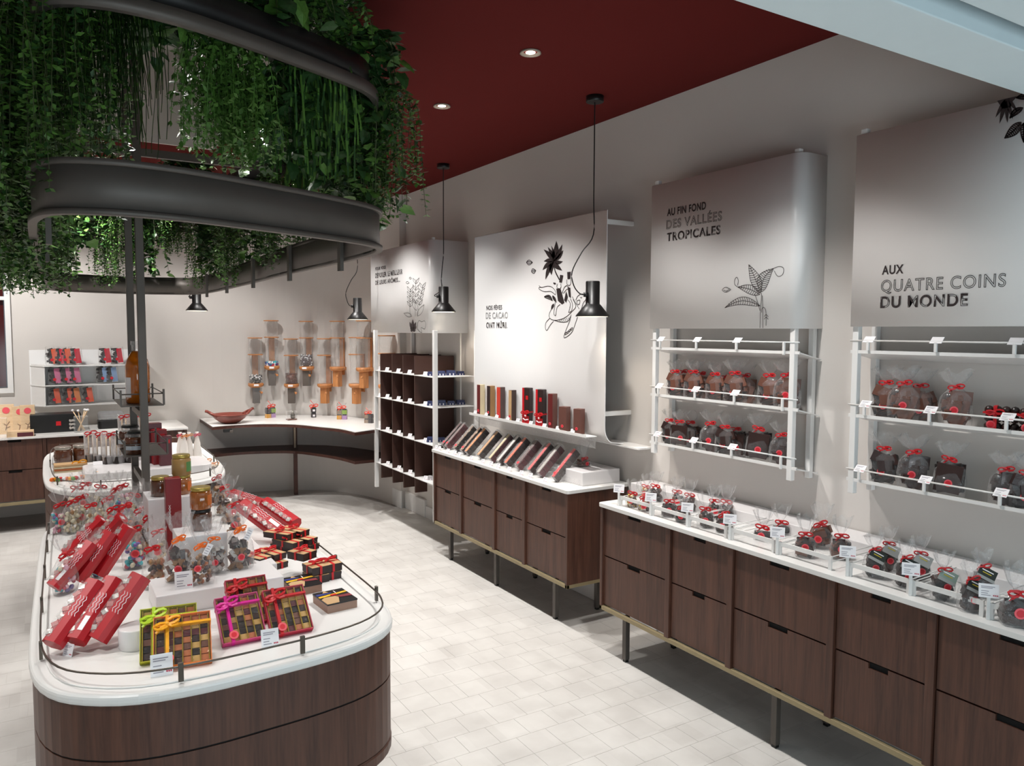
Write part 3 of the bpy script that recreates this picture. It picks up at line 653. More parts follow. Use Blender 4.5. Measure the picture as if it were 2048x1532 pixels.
# bags in the racks : (px of base, py of base, kind, scale)
BG = {k: [Proto(mk_bag(k, 0.088, 0.05, 0.10, 0.165, seed=11+i, tieh=0.118)) for i in range(2)] for k in ('milk', 'bark', 'slab')}
def rack_bags(items, z, nm, rk, what):
    for k, (px, py, kd, sc, rz) in enumerate(items):
        X = 2.672 if not kd.endswith('+') else 2.715; kd = kd.rstrip('+')
        y = ox(px, py, X).y
        zz = z - 0.030*(X-0.03-2.62)/0.135
        BG[kd][k % 2].put((X, y, zz-0.002), rz, '%s with red bow, %s from left, %s shelf of %s wall rack' % (what[kd], ORD[k], nm, rk), 'chocolate bags on the %s rack' % rk, sc*1.17, rot=(0, 0, rz) if True else None)
WH = {'milk': 'milk chocolate pieces', 'bark': 'dark chocolate pieces', 'slab': 'flat dark chocolate slabs'}
rack_bags([(1352, 790, 'milk', .92, -1.2), (1367, 775, 'milk+', .98, -1.0), (1388, 792, 'milk', .95, -1.1), (1405, 780, 'milk+', .95, -1.3), (1432, 795, 'milk', .92, -1.2), (1452, 785, 'milk+', .9, -1.1), (1470, 800, 'milk', 1.0, -1.0), (1490, 790, 'milk+', .98, -1.0), (1540, 805, 'milk', 1.0, -1.2), (1574, 808, 'milk', 1.05, -1.0)], RKF[1], 'middle', 'farther', WH)
rack_bags([(1341, 880, 'bark', .9, -1.2), (1360, 885, 'slab', .9, -1.0), (1384, 875, 'bark+', .95, -1.3), (1422, 895, 'bark', 1.0, -1.1), (1452, 898, 'bark', .95, -1.2), (1474, 890, 'slab+', .95, -1.2), (1517, 912, 'slab', 1.05, -1.0), (1563, 916, 'bark', .95, -1.1)], RKF[2], 'bottom', 'farther', WH)
rack_bags([(1772, 830, 'milk', .98, -1.2), (1806, 835, 'milk', 1.0, -1.0), (1838, 832, 'milk+', 1.0, -0.9), (1910, 840, 'milk', .98, -1.1)], RKN[1], 'middle', 'nearer', WH)
rack_bags([(1768, 955, 'bark', .98, -1.2), (1826, 965, 'bark', 1.0, -1.1), (1898, 972, 'slab', .95, -1.2), (2010, 990, 'bark', .9, -1.1), (2052, 1000, 'bark', .9, -1.1)], RKN[2], 'bottom', 'nearer', WH)
# truffle logs tied with ribbon on the nearer rack, middle shelf
def mk_tied():
    t = thing('tied_truffles', '', 'chocolates'); m = MB()
    for r in range(3):
        for c in range(4): m.ell((-0.036+c*0.024, 0, 0.015+r*0.027), (0.0145, 0.015, 0.0145), (r+c) % 2, None, 8, 5)
    m.build('truffles', [CH[0], CH[2]], t)
    m = MB(); m.bx(-0.052, 0.052, -0.018, 0.018, 0.058, 0.063).bx(-0.022, -0.012, -0.018, 0.018, 0, 0.084); bow(m, (-0.017, -0.016, 0.064), 0.035); m.build('ribbon', RED, t)
    s = MB(); s.M = Matrix.Translation((-0.028, -0.017, 0.022)) @ Matrix.Rotation(pi/2, 4, 'X'); s.lathe([(0.0135, 0), (0.0135, 0.001)], 18, mi=0); s.lathe([(0.009, 0.001), (0.009, 0.0014)], 16, mi=1); s.build('sticker', [STK1, STK2], t)
    return t
TT = Proto(mk_tied)
TT.put((2.66, ox(2003, 850, 2.66).y, RKN[1]-0.008), -1.25, 'stacked dark truffles tied with red ribbon on middle shelf of nearer rack', 'tied truffles')
TT.put((2.66, ox(2075, 850, 2.66).y, RKN[1]-0.008), -1.25, 'stacked dark truffles cut by the right edge on middle shelf of nearer rack', 'tied truffles')

# ================================================================ WIRE TRAYS on the nearer worktop
TR = [(2.832, 2.621), (2.605, 2.383), (2.372, 2.166), (2.132, 1.927), (1.896, 1.679), (1.600, 1.390), (1.374, 1.165), (1.137, 0.93)]
CARDT = Proto(mk_card(0.052, 0.040, 0.066, tilt=0.25))
for k, (a, b_) in enumerate(TR):
    x0 = 2.352; t = thing('wire_tray', 'white wire frame tray on nearer worktop, %s from the left' % ORD[k], 'tray', (x0, (a+b_)/2, CT), 0, 'wire trays on the worktop'); h = (a-b_)/2
    MB().bx(-0.003, 0.003, -h, h, 0.034, 0.050).build('front_bar', WHITE, t)
    for s_ in (-1, 1):
        MB().bx(-0.004, 0.004, s_*h-0.006, s_*h+0.006, 0, 0.050).build('post', WHITE, t)
        MB().tube([(0, s_*h, 0.046), (0.245, s_*h, 0.052)], 0.002, 6).tube([(0, s_*h, 0.028), (0.245, s_*h, 0.032)], 0.002, 6).build('side_rod', WHITE, t)
    MB().bx(0.004, 0.245, -h+0.004, h-0.004, 0.0, 0.003).build('glass_base', ACRYL, t)
    CARDT.put((x0-0.012, a+0.004, CT), -0.95, 'price card on white post at left corner of tray %s from left' % ORD[k], 'price cards above the wire trays')
SB = {k: [Proto(mk_bag(k, 0.062, 0.045, hf, ht, seed=31+i, tieh=hf+0.012)) for i in range(2)] for k, hf, ht in (('nuts', 0.05, 0.115), ('bark', 0.055, 0.125), ('balls', 0.06, 0.13), ('milk', 0.065, 0.135), ('roll', 0.032, 0.10))}
TB = [(1262, 1016, 'nuts', 1), (1285, 1024, 'nuts', 1), (1290, 1000, 'nuts', .95), (1308, 1005, 'balls', 1), (1334, 1036, 'bark', 1), (1362, 1047, 'bark', .95), (1352, 1018, 'balls', 1), (1375, 1025, 'balls', 1),
      (1408, 1058, 'balls', 1.05), (1446, 1068, 'bark', 1.05), (1425, 1038, 'balls', 1.0), (1450, 1042, 'balls', 1.05), (1524, 1084, 'roll', 1.15), (1560, 1072, 'roll', 1.1), (1608, 1118, 'milk', 1.05), (1640, 1100, 'milk', 1.15), (1680, 1122, 'milk', 1.05)]
for k, (px, py, kd, sc) in enumerate(TB):
    p = oz(px, py, CT+0.003); ti = min(range(8), key=lambda q: abs((TR[q][0]+TR[q][1])/2-p.y))
    SB[kd][k % 2].put(p+Vector((0.03, 0.02, 0)), -0.9+0.2*sin(k*2), 'small bag of %s, %s bag along the wire trays from left' % ({'nuts': 'chocolate nuts', 'bark': 'dark chocolates', 'balls': 'round truffles', 'milk': 'milk chocolates', 'roll': 'a single chocolate roll'}[kd], 'last' if k > 15 else ORD[k]), 'small bags in the wire trays', sc*1.1)
def mk_sleeved(cover, seed):
    def f():
        t = mk_bag('bark', 0.066, 0.045, 0.078, 0.15, seed=seed, tieh=0.098, name='sleeved_bag')()
        m = MB(); m.M = Matrix.Translation((0.006, -0.022, 0.078)) @ Matrix.Rotation(-0.5, 4, 'X') @ Matrix.Rotation(0.5, 4, 'Y')
        m.bx(-0.026, 0.026, -0.001, 0.001, -0.020, 0.020, 0).bx(-0.026, 0.026, -0.0016, -0.001, -0.020, -0.010, 1).bx(-0.014, 0.012, -0.0016, -0.001, 0.000, 0.003, 2).bx(-0.018, 0.016, -0.0016, -0.001, 0.008, 0.011, 3)
        m.build('folded_label', [cover, GREY, GOLD, CARD], t); return t
    return f
SLV = [Proto(mk_sleeved(DGREEN, 51)), Proto(mk_sleeved(GREY, 52)), Proto(mk_sleeved(mat('sage_sleeve', (132, 150, 140), 0.5), 53))]
for k, (px, py, s_, lab) in enumerate(((1745, 1157, 0, 'dark green label, left front in the sixth wire tray'), (1772, 1143, 1, 'grey label, behind in the sixth wire tray'), (1806, 1176, 0, 'dark green label, right front in the sixth wire tray'), (1836, 1165, 1, 'grey label, partly behind a price card'),
                                       (1883, 1202, 2, 'sage green label, left in the seventh wire tray'), (1938, 1224, 0, 'dark green label, middle of seventh wire tray'), (1962, 1196, 0, 'dark label, at back of seventh wire tray'))):
    SLV[s_].put(oz(px, py, CT+0.003)+Vector((0.02, 0.01, 0)), -0.75+0.1*(k % 3), 'dark chocolate bag with '+lab, 'sleeved chocolate bags', 1.0)
SB['bark'][0].put(oz(2032, 1248, CT+0.003), -0.8, 'dark chocolate bag with red bow cut by right edge in nearest tray', None, 1.4)

# ================================================================ CHOCOLATE BARS
def mk_bar(side, front, L=0.210, w=0.032, d=0.045, stick=True, nutty=False):
    def f():
        t = thing('chocolate_bar_pack', '', 'chocolate bar')
        m = MB()
        for i in range(6): m.bx(-w*0.42, w*0.42, -d/2+0.004, d/2, L*i/6+0.002, L*(i+1)/6-0.001, 0)
        if nutty:
            R = random.Random(4)
            for i in range(26): m.ell((R.uniform(-.42, .42)*w, -d/2+0.003, R.uniform(.05, .95)*L), (0.005, 0.004, 0.006), 1+i % 2, None, 5, 3)
        m.build('bar', [side, NUT[0], NUT[1]], t)
        m = MB(); m.bx(-w*0.3, w*0.3, -d/2, -d/2+0.0035, 0.004, L*1.0); m.build('front_strip', front, t)
        MB().bx(-w/2, w/2, -d/2-0.001, d/2+0.001, 0, L*1.06).build('wrapper', ACRYL, t)
        if stick:
            s = MB(); s.M = Matrix.Translation((-w*0.1, -d/2-0.0012, 0.028)) @ Matrix.Rotation(pi/2, 4, 'X'); s.lathe([(0.010, 0), (0.010, 0.001)], 16, mi=0); s.lathe([(0.0066, 0.001), (0.0066, 0.0014)], 14, mi=1); s.build('sticker', [STK1, STK2], t)
        return t
    return f
cm = lambda n, c: mat(n, c, 0.45, var=0.1, scale=40)
BARS = [(0, cm('plum_strip', (96, 52, 50)), 'plum brown front and red seal', 0), (5, cm('mauve_strip', (110, 78, 74)), 'mauve brown front and red seal', 0), (2, cm('nut_strip', (120, 92, 62)), 'nut studded front and red seal', 1), (0, cm('nut_strip2', (150, 108, 74)), 'pale nut studded front', 1),
        (0, cm('amber_strip', (226, 132, 30)), 'amber orange front strip', 0), (0, cm('tan_strip', (206, 150, 84)), 'tan front strip', 0), (5, cm('cream_strip', (226, 204, 160)), 'cream front strip', 0), (0, cm('white_strip', (222, 214, 208)), 'white front strip', 0),
        (0, cm('bright_orange_strip', (234, 96, 36)), 'bright orange front strip', 0), (5, cm('brown_strip', (92, 60, 54)), 'brown front and dark side', 0), (0, cm('coral_strip', (226, 70, 66)), 'coral red front strip', 0), (5, cm('silver_strip', (178, 172, 164)), 'silver grey front strip', 0), (0, cm('scarlet_strip', (224, 30, 36)), 'scarlet front strip nearest the viewer', 0)]
LB = [(894, 898), (905, 907), (924, 912), (940, 916), (957, 918), (974, 926), (996, 933), (1013, 938), (1031, 942), (1049, 949), (1069, 957), (1092, 962), (1122, 971)]
CARDS = Proto(mk_card(0.026, 0.030, 0, tilt=0.5, name='price_card'))
for k, ((si, fm_, lab, nt_), (px, py)) in enumerate(zip(BARS, LB)):
    pr = Proto(mk_bar(CH[si], fm_, stick=(k in (0, 1, 2, 3, 9, 12)), nutty=nt_)); p = oz(px, py-8, CT)
    y = min(p.y, 4.86)
    pr.put((2.405, y, CT+0.016), 0, 'leaning bar with %s, %s from left in front row' % (lab, ORD[k]), 'bars leaning on farther worktop', rot=Euler((0, 0, 0)).to_matrix().to_euler())
    o = pr.root; o.rotation_euler = (Matrix.Rotation(-pi/2, 3, 'Z') @ Matrix.Rotation(-0.80, 3, 'X')).to_euler(); o.scale = (1.1, 1.0, 1.0)
    if k in (2, 4, 5, 6, 7, 8, 9, 10, 11):
        q = Proto(mk_bar(CH[2 if k % 2 else 0], CH[0], L=0.20, w=0.03, stick=False)); q.put((2.43, y+0.042, CT+0.02), 0, 'plain dark bar leaning just behind the bar with %s' % lab, 'bars leaning on farther worktop'); q.root.rotation_euler = o.rotation_euler
    CARDS.put((2.352, y+0.022, CT), -1.15, 'little white price card before the bar with %s' % lab, 'price cards of the leaning bars')
o = MB().prism([(-0.03, 0), (0.03, 0.0), (0.03, 0.075)], -0.76, 0.76, axis='y').build('bar_stand', ACRYL); o.location = (2.475, 4.08, CT); tag(o, 'long clear acrylic wedge propping up the leaning chocolate bars', 'stand')
# ledge and upright bars on the banner
t = thing('acrylic_ledge', 'clear acrylic ledge across the turtle banner carrying upright bars', 'shelf', (XB, 3.94, 1.03))
MB().bx(-0.075, -0.001, -0.66, 0.66, -0.004, 0.0).bx(-0.078, -0.074, -0.66, 0.66, -0.004, 0.012).build('ledge', WHITE, t)
m = MB(); m.prism([(-0.074, -0.005), (-0.001, -0.005), (-0.001, -0.07)], -0.65, 0.65, axis='y'); m.build('gusset', ACRYL, t)
UP = [(960, 825, 'WINE', 'cream side', (222, 208, 172), .205, .032), (980, 830, 'BB', 'tan side', (168, 128, 82), .205, .032), (1000, 833, 'ORG', 'grey brown side and orange front', (86, 66, 62), .205, .034), (1023, 838, 'TAN', 'dark side and tan front', (66, 46, 38), .195, .026)]
fr = {'WINE': mat('dark_red_strip', (96, 24, 24), 0.4), 'BB': BBOX, 'ORG': mat('brick_red_strip', (206, 62, 44), 0.4), 'TAN': KRAFT}
ZL = 1.031
def mk_up(fc, sidec, L, w):
    def f():
        t = thing('chocolate_bar_box', '', 'chocolate bar')
        MB().bx(-w/2, w/2, -0.020, 0.020, 0, L).build('bar', sidec, t, bev=0.0012); MB().bx(-w/2, w/2, -0.0225, -0.020, 0.001, L-0.001).build('front_strip', fc, t)
        s = MB(); s.M = Matrix.Translation((0, -0.0235, 0.03)) @ Matrix.Rotation(pi/2, 4, 'X'); s.lathe([(0.009, 0), (0.009, 0.001)], 14, mi=0); s.lathe([(0.006, 0.001), (0.006, 0.0014)], 12, mi=1); s.build('sticker', [STK1, STK2], t)
        return t
    return f
for k, (px, py, fk, lab, sc_, L, w) in enumerate(UP):
    y = ox(px, py, XB-0.04).y; Proto(mk_up(fr[fk], cm('upright_side_%s' % fk.lower(), sc_), L, w)).put((XB-0.032, y, ZL), -pi/2+0.15, 'upright bar with %s, %s from left on banner ledge' % (lab, ORD[k]), 'upright bars on the ledge', rot=(0.0, -0.0, -pi/2+0.15))
def mk_gift():
    t = thing('ribboned_bar_box', '', 'gift box'); L = 0.222
    MB().bx(-0.026, 0.026, -0.02, 0.02, 0, L).build('box', BBOX, t, bev=0.004)
    MB().bx(-0.0265, -0.012, -0.021, -0.02, 0.0, L).bx(-0.0265, 0.0265, -0.0212, -0.0205, 0.0, 0.05).build('red_panel', RED, t)
    MB().bx(0.0, 0.018, -0.0212, -0.0205, 0.150, 0.174).build('logo_square', RED, t)
    m = MB(); m.bx(-0.0275, 0.0275, -0.0225, 0.0215, 0.070, 0.078); bow(m, (0.004, -0.024, 0.074), 0.04); m.ell((0.004, -0.026, 0.055), (0.012, 0.006, 0.012), 0, None, 8, 5); m.build('ribbon', RED, t)
    MB().ell((0.004, -0.030, 0.053), (0.006, 0.003, 0.006), 0, None, 8, 5).tube([(-0.016, -0.024, 0.034), (0, -0.027, 0.026), (0.022, -0.024, 0.030)], 0.0035, 6).build('white_trim', CARD, t)
    return t
GP = Proto(mk_gift)
for px, lab in ((1053, 'left of two dark boxes tied with red bow on the banner ledge'), (1080, 'right of two dark boxes tied with red bow on the banner ledge')):
    GP.put((XB-0.032, ox(px, 845, XB-0.04).y, ZL), -pi/2+0.35, lab, 'ribboned boxes on the ledge')
BR = cm('milk_bar_brown', (98, 62, 54)); 
Proto(mk_up(fr['WINE'], BR, 0.205, 0.036)).put((XB-0.032, ox(1103, 850, XB-0.04).y, ZL), -pi/2+0.2, 'tall brown bar right of the two ribboned boxes on the ledge')
Proto(mk_up(BR, BR, 0.140, 0.052)).put((XB-0.032, ox(1127, 858, XB-0.04).y, ZL), -pi/2+0.3, 'short brown bar, left of the last two on the ledge')
Proto(mk_up(BR, BR, 0.140, 0.048)).put((XB-0.032, ox(1156, 863, XB-0.04).y, ZL), -pi/2+0.25, 'short brown bar at right end of the ledge')
for k, px in enumerate((949, 971, 992, 1014, 1034, 1060, 1087, 1114, 1144)):
    CARDS.put((XB-0.070, ox(px, 845, XB-0.07).y, ZL), -1.2, 'little white price card, %s from left on the banner ledge' % ORD[k], 'price cards on the ledge')
# clear packs lying on the block at the near end
m = mk_bag('milk', 0.09, 0.06, 0.03, 0.12, seed=77, tieh=0.045)(); m.location = (2.60, 3.47, CT+0.075); tag(m, 'flat brown chocolate pack lying on white block beside the leaning bars', 'bag')

# ================================================================ PENDANT LAMPS
def mk_pend(cordpts, canopy=True):
    t = thing('pendant_lamp', '', 'lamp')
    MB().lathe([(0.087, 0.0), (0.088, 0.004), (0.040, 0.062), (0.0365, 0.064), (0.0365, 0.178), (0.034, 0.182)], 32).build('shade', BLACK, t)
    MB().lathe([(0.080, -0.001), (0.050, -0.0015)], 28).build('diffuser', GLOWS, t)
    MB().tube(smooth(cordpts, 5, False), 0.0032, 8).build('cord', BLACK, t)
    MB().lathe([(0.012, -0.012), (0.012, 0.012)], 12, (-0.045, 0, 0.112)).build('cord_grip', BLACK, t)
    if canopy: c = cordpts[-1]; MB().lathe([(0.043, -0.03), (0.045, -0.028), (0.045, 0)], 28, (c[0], c[1], c[2])).build('canopy', BLACK, t)
    return t
def lampcord(top, sway=1.0, dirx=Vector((-0.85, 0.52, 0))):
    d = dirx*0.045; return [Vector((d.x*0.8, d.y*0.8, 0.112)), Vector((d.x*1.5, d.y*1.5, 0.118)), d*(2.2*sway)+Vector((0, 0, 0.16)), d*(2.4*sway)+Vector((0, 0, 0.23)), d*(1.3*sway)+Vector((0, 0, 0.33)), Vector((0, 0, 0.42)), Vector((0, 0, 0.6)), Vector((0, 0, 0.95)), Vector((0, 0, top))]
PL = [((2.43, 3.175), 1.675, 'largest black pendant lamp hanging before the turtle banner', 1.0), ((2.487, 5.02), 1.735, 'black pendant lamp hanging before the POUR VOUS sign box', 0.15), ((2.28, 6.24), 1.69, 'black pendant lamp hanging left of the sign box over dispensers', 0.9), ((1.12, 6.97), 1.76, 'black pendant lamp partly behind the planter ring, leftmost', 0.3)]
for (x, y), z, lab, sw in PL:
    t = mk_pend(lampcord(CEIL-z, sw)); t.location = (x, y, z); t['label'] = lab
    spot(x, y, z-0.01, x, y, 0, 5, 130, 0.6, (1, 0.86, 0.7), 0.03)

# ================================================================ CUBBY UNIT (far right)
XF = 2.40
t = thing('cubby_shelf', 'tall dark brown and white cubby shelf unit hanging under POUR VOUS sign', 'shelf', (2.58, 5.6, 0)); off = Matrix.Translation((-2.58, -5.6, 0))
def B(): m = MB(); m.M = off; return m
for y, z0 in ((4.985, 0.20), (6.14, 0.26)):
    B().bx(XF-0.015, XF+0.015, y-0.015, y+0.015, z0, 1.60).build('post', WHITE, t, bev=0.002)
    B().bx(WX-0.035, WX-0.008, y-0.015, y+0.015, 0.30, 1.60).build('post', WHITE, t, bev=0.002)
for y in (6.035, 5.785, 5.565, 5.345):
    m = B(); P = [(XF, 0.355), (XF+0.10, 0.355), (XF+0.10, 0.44), (XF+0.14, 0.44), (XF+0.14, 0.40), (XF+0.26, 0.40), (XF+0.26, 0.44), (WX-0.03, 0.44), (WX-0.03, 1.405), (XF, 1.405)]
    m.prism([(a_, b2) for a_, b2 in P], y-0.007, y+0.007, axis='y'); m.build('divider', DWOOD, t)
m = B(); m.bx(XF+0.10, XF+0.125, 4.99, 6.14, 0.41, 0.435).build('tie_bar', WHITE, t)
m = B(); m.bx(WX-0.03, WX-0.024, 5.345, 6.035, 0.40, 1.40).build('back_board', DWOOD, t)
CZ = (1.263, 1.040, 0.765, 0.478)
bays = [(6.13, 6.042), (6.028, 5.792), (5.778, 5.572), (5.558, 5.352), (5.338, 5.0)]
for z in CZ:
    for a_, b_ in bays: B().bx(XF-0.012, WX-0.03, b_, a_, z-0.005, z).build('shelf', WHITE, t)
B().tube([(2.70, 5.16, 0.5), (2.70, 5.16, 1.58)], 0.006, 6).build('rear_rod', WHITE, t)
CARDC = Proto(mk_card(0.034, 0.034, 0, tilt=0.5)); zi = ('top', 'second', 'third', 'bottom')
PK = [Proto(lambda c=c: (lambda t: (MB().bx(-0.03, 0.03, -0.02, 0.02, 0, 0.016, 0).bx(-0.028, 0.026, -0.018, 0.018, 0.017, 0.032, 0).bx(-0.031, 0.031, -0.006, 0.006, 0.003, 0.009, 1).bx(-0.012, -0.006, -0.0205, 0.0205, 0.002, 0.014, 1).bx(0.010, 0.016, -0.0205, 0.0205, 0.002, 0.014, 1).build('wrapped_block', [c, CARD], t), t)[1])(thing('small_pack', '', 'pack'))) for c in (BLUEP, mat('rose_pack', (170, 70, 80), 0.4, var=0.3), mat('sand_pack', (180, 160, 120), 0.5, var=0.3), mat('pale_pack', (190, 186, 190), 0.4, var=0.2))]
for i, z in enumerate(CZ):
    for j, (a_, b_) in enumerate(bays):
        ym = (a_+b_)/2
        CARDC.put((XF+0.012, ym+(0.02 if j else 0), z), -1.0, 'tiny white card on %s shelf of the cubby unit, %s bay from left' % (zi[i], ORD[j]), 'cards in the cubby unit')
        if j < 4: PK[(i+j) % 3+ (1 if (i+j) % 3 == 0 else 0)].put((XF+0.10, ym, z), -1.4, 'small wrapped pack behind the card, %s shelf, %s bay of cubby unit' % (zi[i], ORD[j]), 'small packs in the cubby unit', 0.9)
        else:
            for q in range(4): PK[0 if i < 3 else 3].put((XF+0.06+0.075*q, ym-0.01*q, z+(0.0)), -0.6+0.15*q, 'blue patterned pack on %s shelf of open right bay, %s from front' % (zi[i], ORD[q]) if i < 3 else 'pale patterned pack on bottom shelf of open right bay, %s from front' % ORD[q], 'packs in open right bay', 0.95+0.12*((q+i) % 3))

# ================================================================ CURVED COUNTER IN THE CORNER
front = [oz(425, 853, CT), oz(470, 849, CT), oz(530, 847, CT), oz(590, 848, CT), oz(640, 853, CT), oz(680, 857, CT), oz(710, 864, CT), oz(752, 858, CT)]
FR = [(p.x, p.y) for p in smooth(front[:-1], 3, False)+front[-1:]]
wall_in = [(2.70, 6.42), (2.675, 6.60), (2.63, 6.86), (2.52, 7.14), (2.35, 7.385), (2.11, 7.565), (1.79, 7.665), (1.44, 7.705), (1.24, 7.705)]
t = thing('curved_counter', 'curved white topped corner counter with brown shelf below, under the dispensers', 'counter', (1.95, 7.1, 0)); off2 = Matrix.Translation((-1.95, -7.1, 0))
def B2(): m = MB(); m.M = off2; return m
P = FR + wall_in
m = B2(); m.prism(P, CT-0.006, CT); m.build('worktop', TOP, t); m = B2(); m.prism([(x, y+0.004) for x, y in FR]+wall_in, CT-0.032, CT-0.0065); m.build('edge_board', WALR, t)
front2 = [oz(423, 910, 0.46), oz(470, 905, 0.46), oz(530, 902, 0.46), oz(590, 902, 0.46), oz(640, 908, 0.46), oz(680, 915, 0.46), oz(710, 923, 0.46), oz(750, 919, 0.46)]
m = B2(); m.prism([(p.x, p.y) for p in smooth(front2[:-1], 3, False)+front2[-1:]]+wall_in, 0.435, 0.46); m.build('lower_shelf', WALR, t)
p = oz(592, 989, 0); m = B2(); m.bx(p.x-0.018, p.x+0.018, p.y-0.012, p.y+0.012, 0, CT-0.033); m.build('leg', WALR, t, bev=0.002)
m = B2(); m.bx(p.x-0.016, p.x+0.002, p.y-0.016, p.y-0.0125, 0.462, CT-0.034); m.build('leg_edging', mat('pale_edging', (206, 186, 160), 0.5), t)
m = MB(); m.box((0, 0, 0), (0.07, 0.03, 0.03), 0); m.box((0.03, -0.01, -0.008), (0.03, 0.03, 0.02), 1); o = m.build('socket_box', [BLACK, STEEL], bev=0.004); o.location = oz(455, 861, 0.72); tag(o, 'small black socket box under the left end of curved counter', 'socket')
# terracotta bowl with two handles
t = thing('handled_bowl', 'wide reddish terracotta bowl with two handles on the curved counter', 'bowl', oz(460, 846, CT), 0.1)
MB().lathe([(0.055, 0), (0.08, 0.008), (0.128, 0.042), (0.155, 0.076), (0.158, 0.084), (0.148, 0.084), (0.12, 0.052), (0.06, 0.020), (0.01, 0.014)], 40, cap=True).build('bowl_body', TERRA, t)
for sd in (-1, 1): MB().tube(smooth([(sd*0.130, -0.05, 0.074), (sd*0.160, -0.035, 0.092), (sd*0.182, 0, 0.108), (sd*0.160, 0.035, 0.092), (sd*0.130, 0.05, 0.074)], 3, False), 0.012, 8).tube([(sd*0.165, -0.008, 0.095), (sd*0.20, -0.002, 0.118), (sd*0.212, 0.005, 0.120)], 0.013, 8).build('handle', TERRA, t)
# wall dispensers
def mk_disp(fill, slot=True):
    def f():
        t = thing('wall_dispenser', '', 'dispenser')
        MB().box((0, 0.075, 0.14), (0.055, 0.012, 0.36), 0).build('back_plate', BEECH, t, bev=0.003)
        tb = MB().lathe([(0.060, 0.045), (0.060, 0.475)], 24, cap=False).build('tube', GLASS, t)
        for z in (0.475, 0.315): m = MB(); m.lathe([(0.070, 0), (0.070, 0.009)], 26, (0, 0, z)); m.bx(-0.03, 0.03, 0.03, 0.08, z, z+0.009); m.build('collar', BEECH, t)
        m = MB(); m.lathe([(0.040, 0.0), (0.060, 0.008), (0.072, 0.020), (0.072, 0.042)], 26); m.bx(-0.045, 0.045, 0.03, 0.08, 0.008, 0.040); m.build('base_block', BEECH, t)
        if slot: MB().bx(-0.022, 0.022, -0.0735, -0.071, 0.018, 0.036).build('label_card', CARD, t)
        ch = MB().bx(-0.034, 0.034, -0.03, 0.03, -0.15, 0.0).build('chute', mat('smoky_chute', (96, 88, 82), 0.2, var=0.3, scale=6) if slot else BEECH, t, bev=0.003)
        MB().tube([(0.030, -0.03, -0.035), (0.045, -0.055, -0.045)], 0.004, 6).ell((0.048, -0.06, -0.046), (0.013, 0.011, 0.012), 0, None, 8, 5).build('crank_knob', BEECH, ch)
        if fill is not None:
            m = MB(); R = random.Random(3)
            h, mats, sz = fill
            m.lathe([(0.050, 0.046), (0.050, 0.046+h*0.8)], 20, mi=0)
            for i in range(int(110*h/0.08)):
                a = R.uniform(0, 2*pi); z = R.uniform(0, h); m.box((0.052*cos(a), 0.052*sin(a), 0.046+z), (sz, sz, sz), R.randrange(len(mats)), (R.uniform(0, 3), R.uniform(0, 3), 0))
            for i in range(30): a = R.uniform(0, 2*pi); q = R.uniform(0, .05); m.box((q*cos(a), q*sin(a), 0.046+h*0.85), (sz, sz, sz), R.randrange(len(mats)), (R.uniform(0, 3), R.uniform(0, 3), 0))
            fo = m.build('sweets', mats, t)
        return t
    return f
FA = (0.075, [mat('black_sweet', (30, 28, 28), 0.3), CARD, mat('grey_sweet', (120, 116, 110), 0.3)], 0.013); FB = (0.035, [SUG[0], SUG[4], CARD, mat('blue_foil', (40, 70, 150), 0.3)], 0.018); FC = (0.11, [CH[1], mat('cocoa_nib', (90, 44, 34), 0.4)], 0.006); FD = (0.11, [mat('speckled_sweet', (96, 80, 84), 0.4), CARD, CH[0]], 0.009)
lowrow = [(511, 771), (584, 772), (650, 772), (712, 772), (772, 774)]; uprow = [(543, 736), (613, 737), (674, 738), (728, 740)]
def wallpt(px, py, dist=0.10):     # point standing off the curved wall
    best = None
    for (x0, y0_), (x1, y1_) in zip(ARC[:-1], ARC[1:]):
        for k in range(6):
            x = x0+(x1-x0)*k/6; y = y0_+(y1_-y0_)*k/6; tdir = Vector((x1-x0, y1_-y0_)).normalized(); nrm = Vector((-tdir.y, tdir.x));
            if nrm.dot(Vector((1.4, 6.2))-Vector((x, y))) < 0: nrm = -nrm
            q = Vector((x, y))+nrm*dist; v = Vector((q.x, q.y, 1.2))-EYE; dep = v.dot(F_); e = abs(1024+FPX*v.dot(R_)/dep-px)
            if best is None or e < best[0]:
                z = EYE.z + (ray(px, py).z/ray(px, py).dot(F_))*dep; best = (e, Vector((q.x, q.y, z)), math.atan2(nrm.y, nrm.x)+pi/2)
    return best[1], best[2]
fl_ = [(FA, 1), (FC, 1), (None, 0), (None, 0), (None, 0), (FB, 1), (FD, 1), (None, 0), (None, 0)]
wd = {0: 'holding black and white sweets', 1: 'holding brown cocoa nibs', 5: 'holding bright mixed sweets', 6: 'holding speckled sweets'}
for k, (px, py) in enumerate(lowrow+uprow):
    p, rz = wallpt(px, py, 0.085); lo = k < 5; q = k if lo else k-5
    Proto(mk_disp(fl_[k][0], bool(fl_[k][1]))).put(p-Vector((0, 0, 0.02)), rz, 'wooden wall dispenser tube %s, %s from left in the %s row' % (wd.get(k, 'standing empty'), ORD[q], 'lower' if lo else 'upper'), 'wall dispensers in the curved corner')
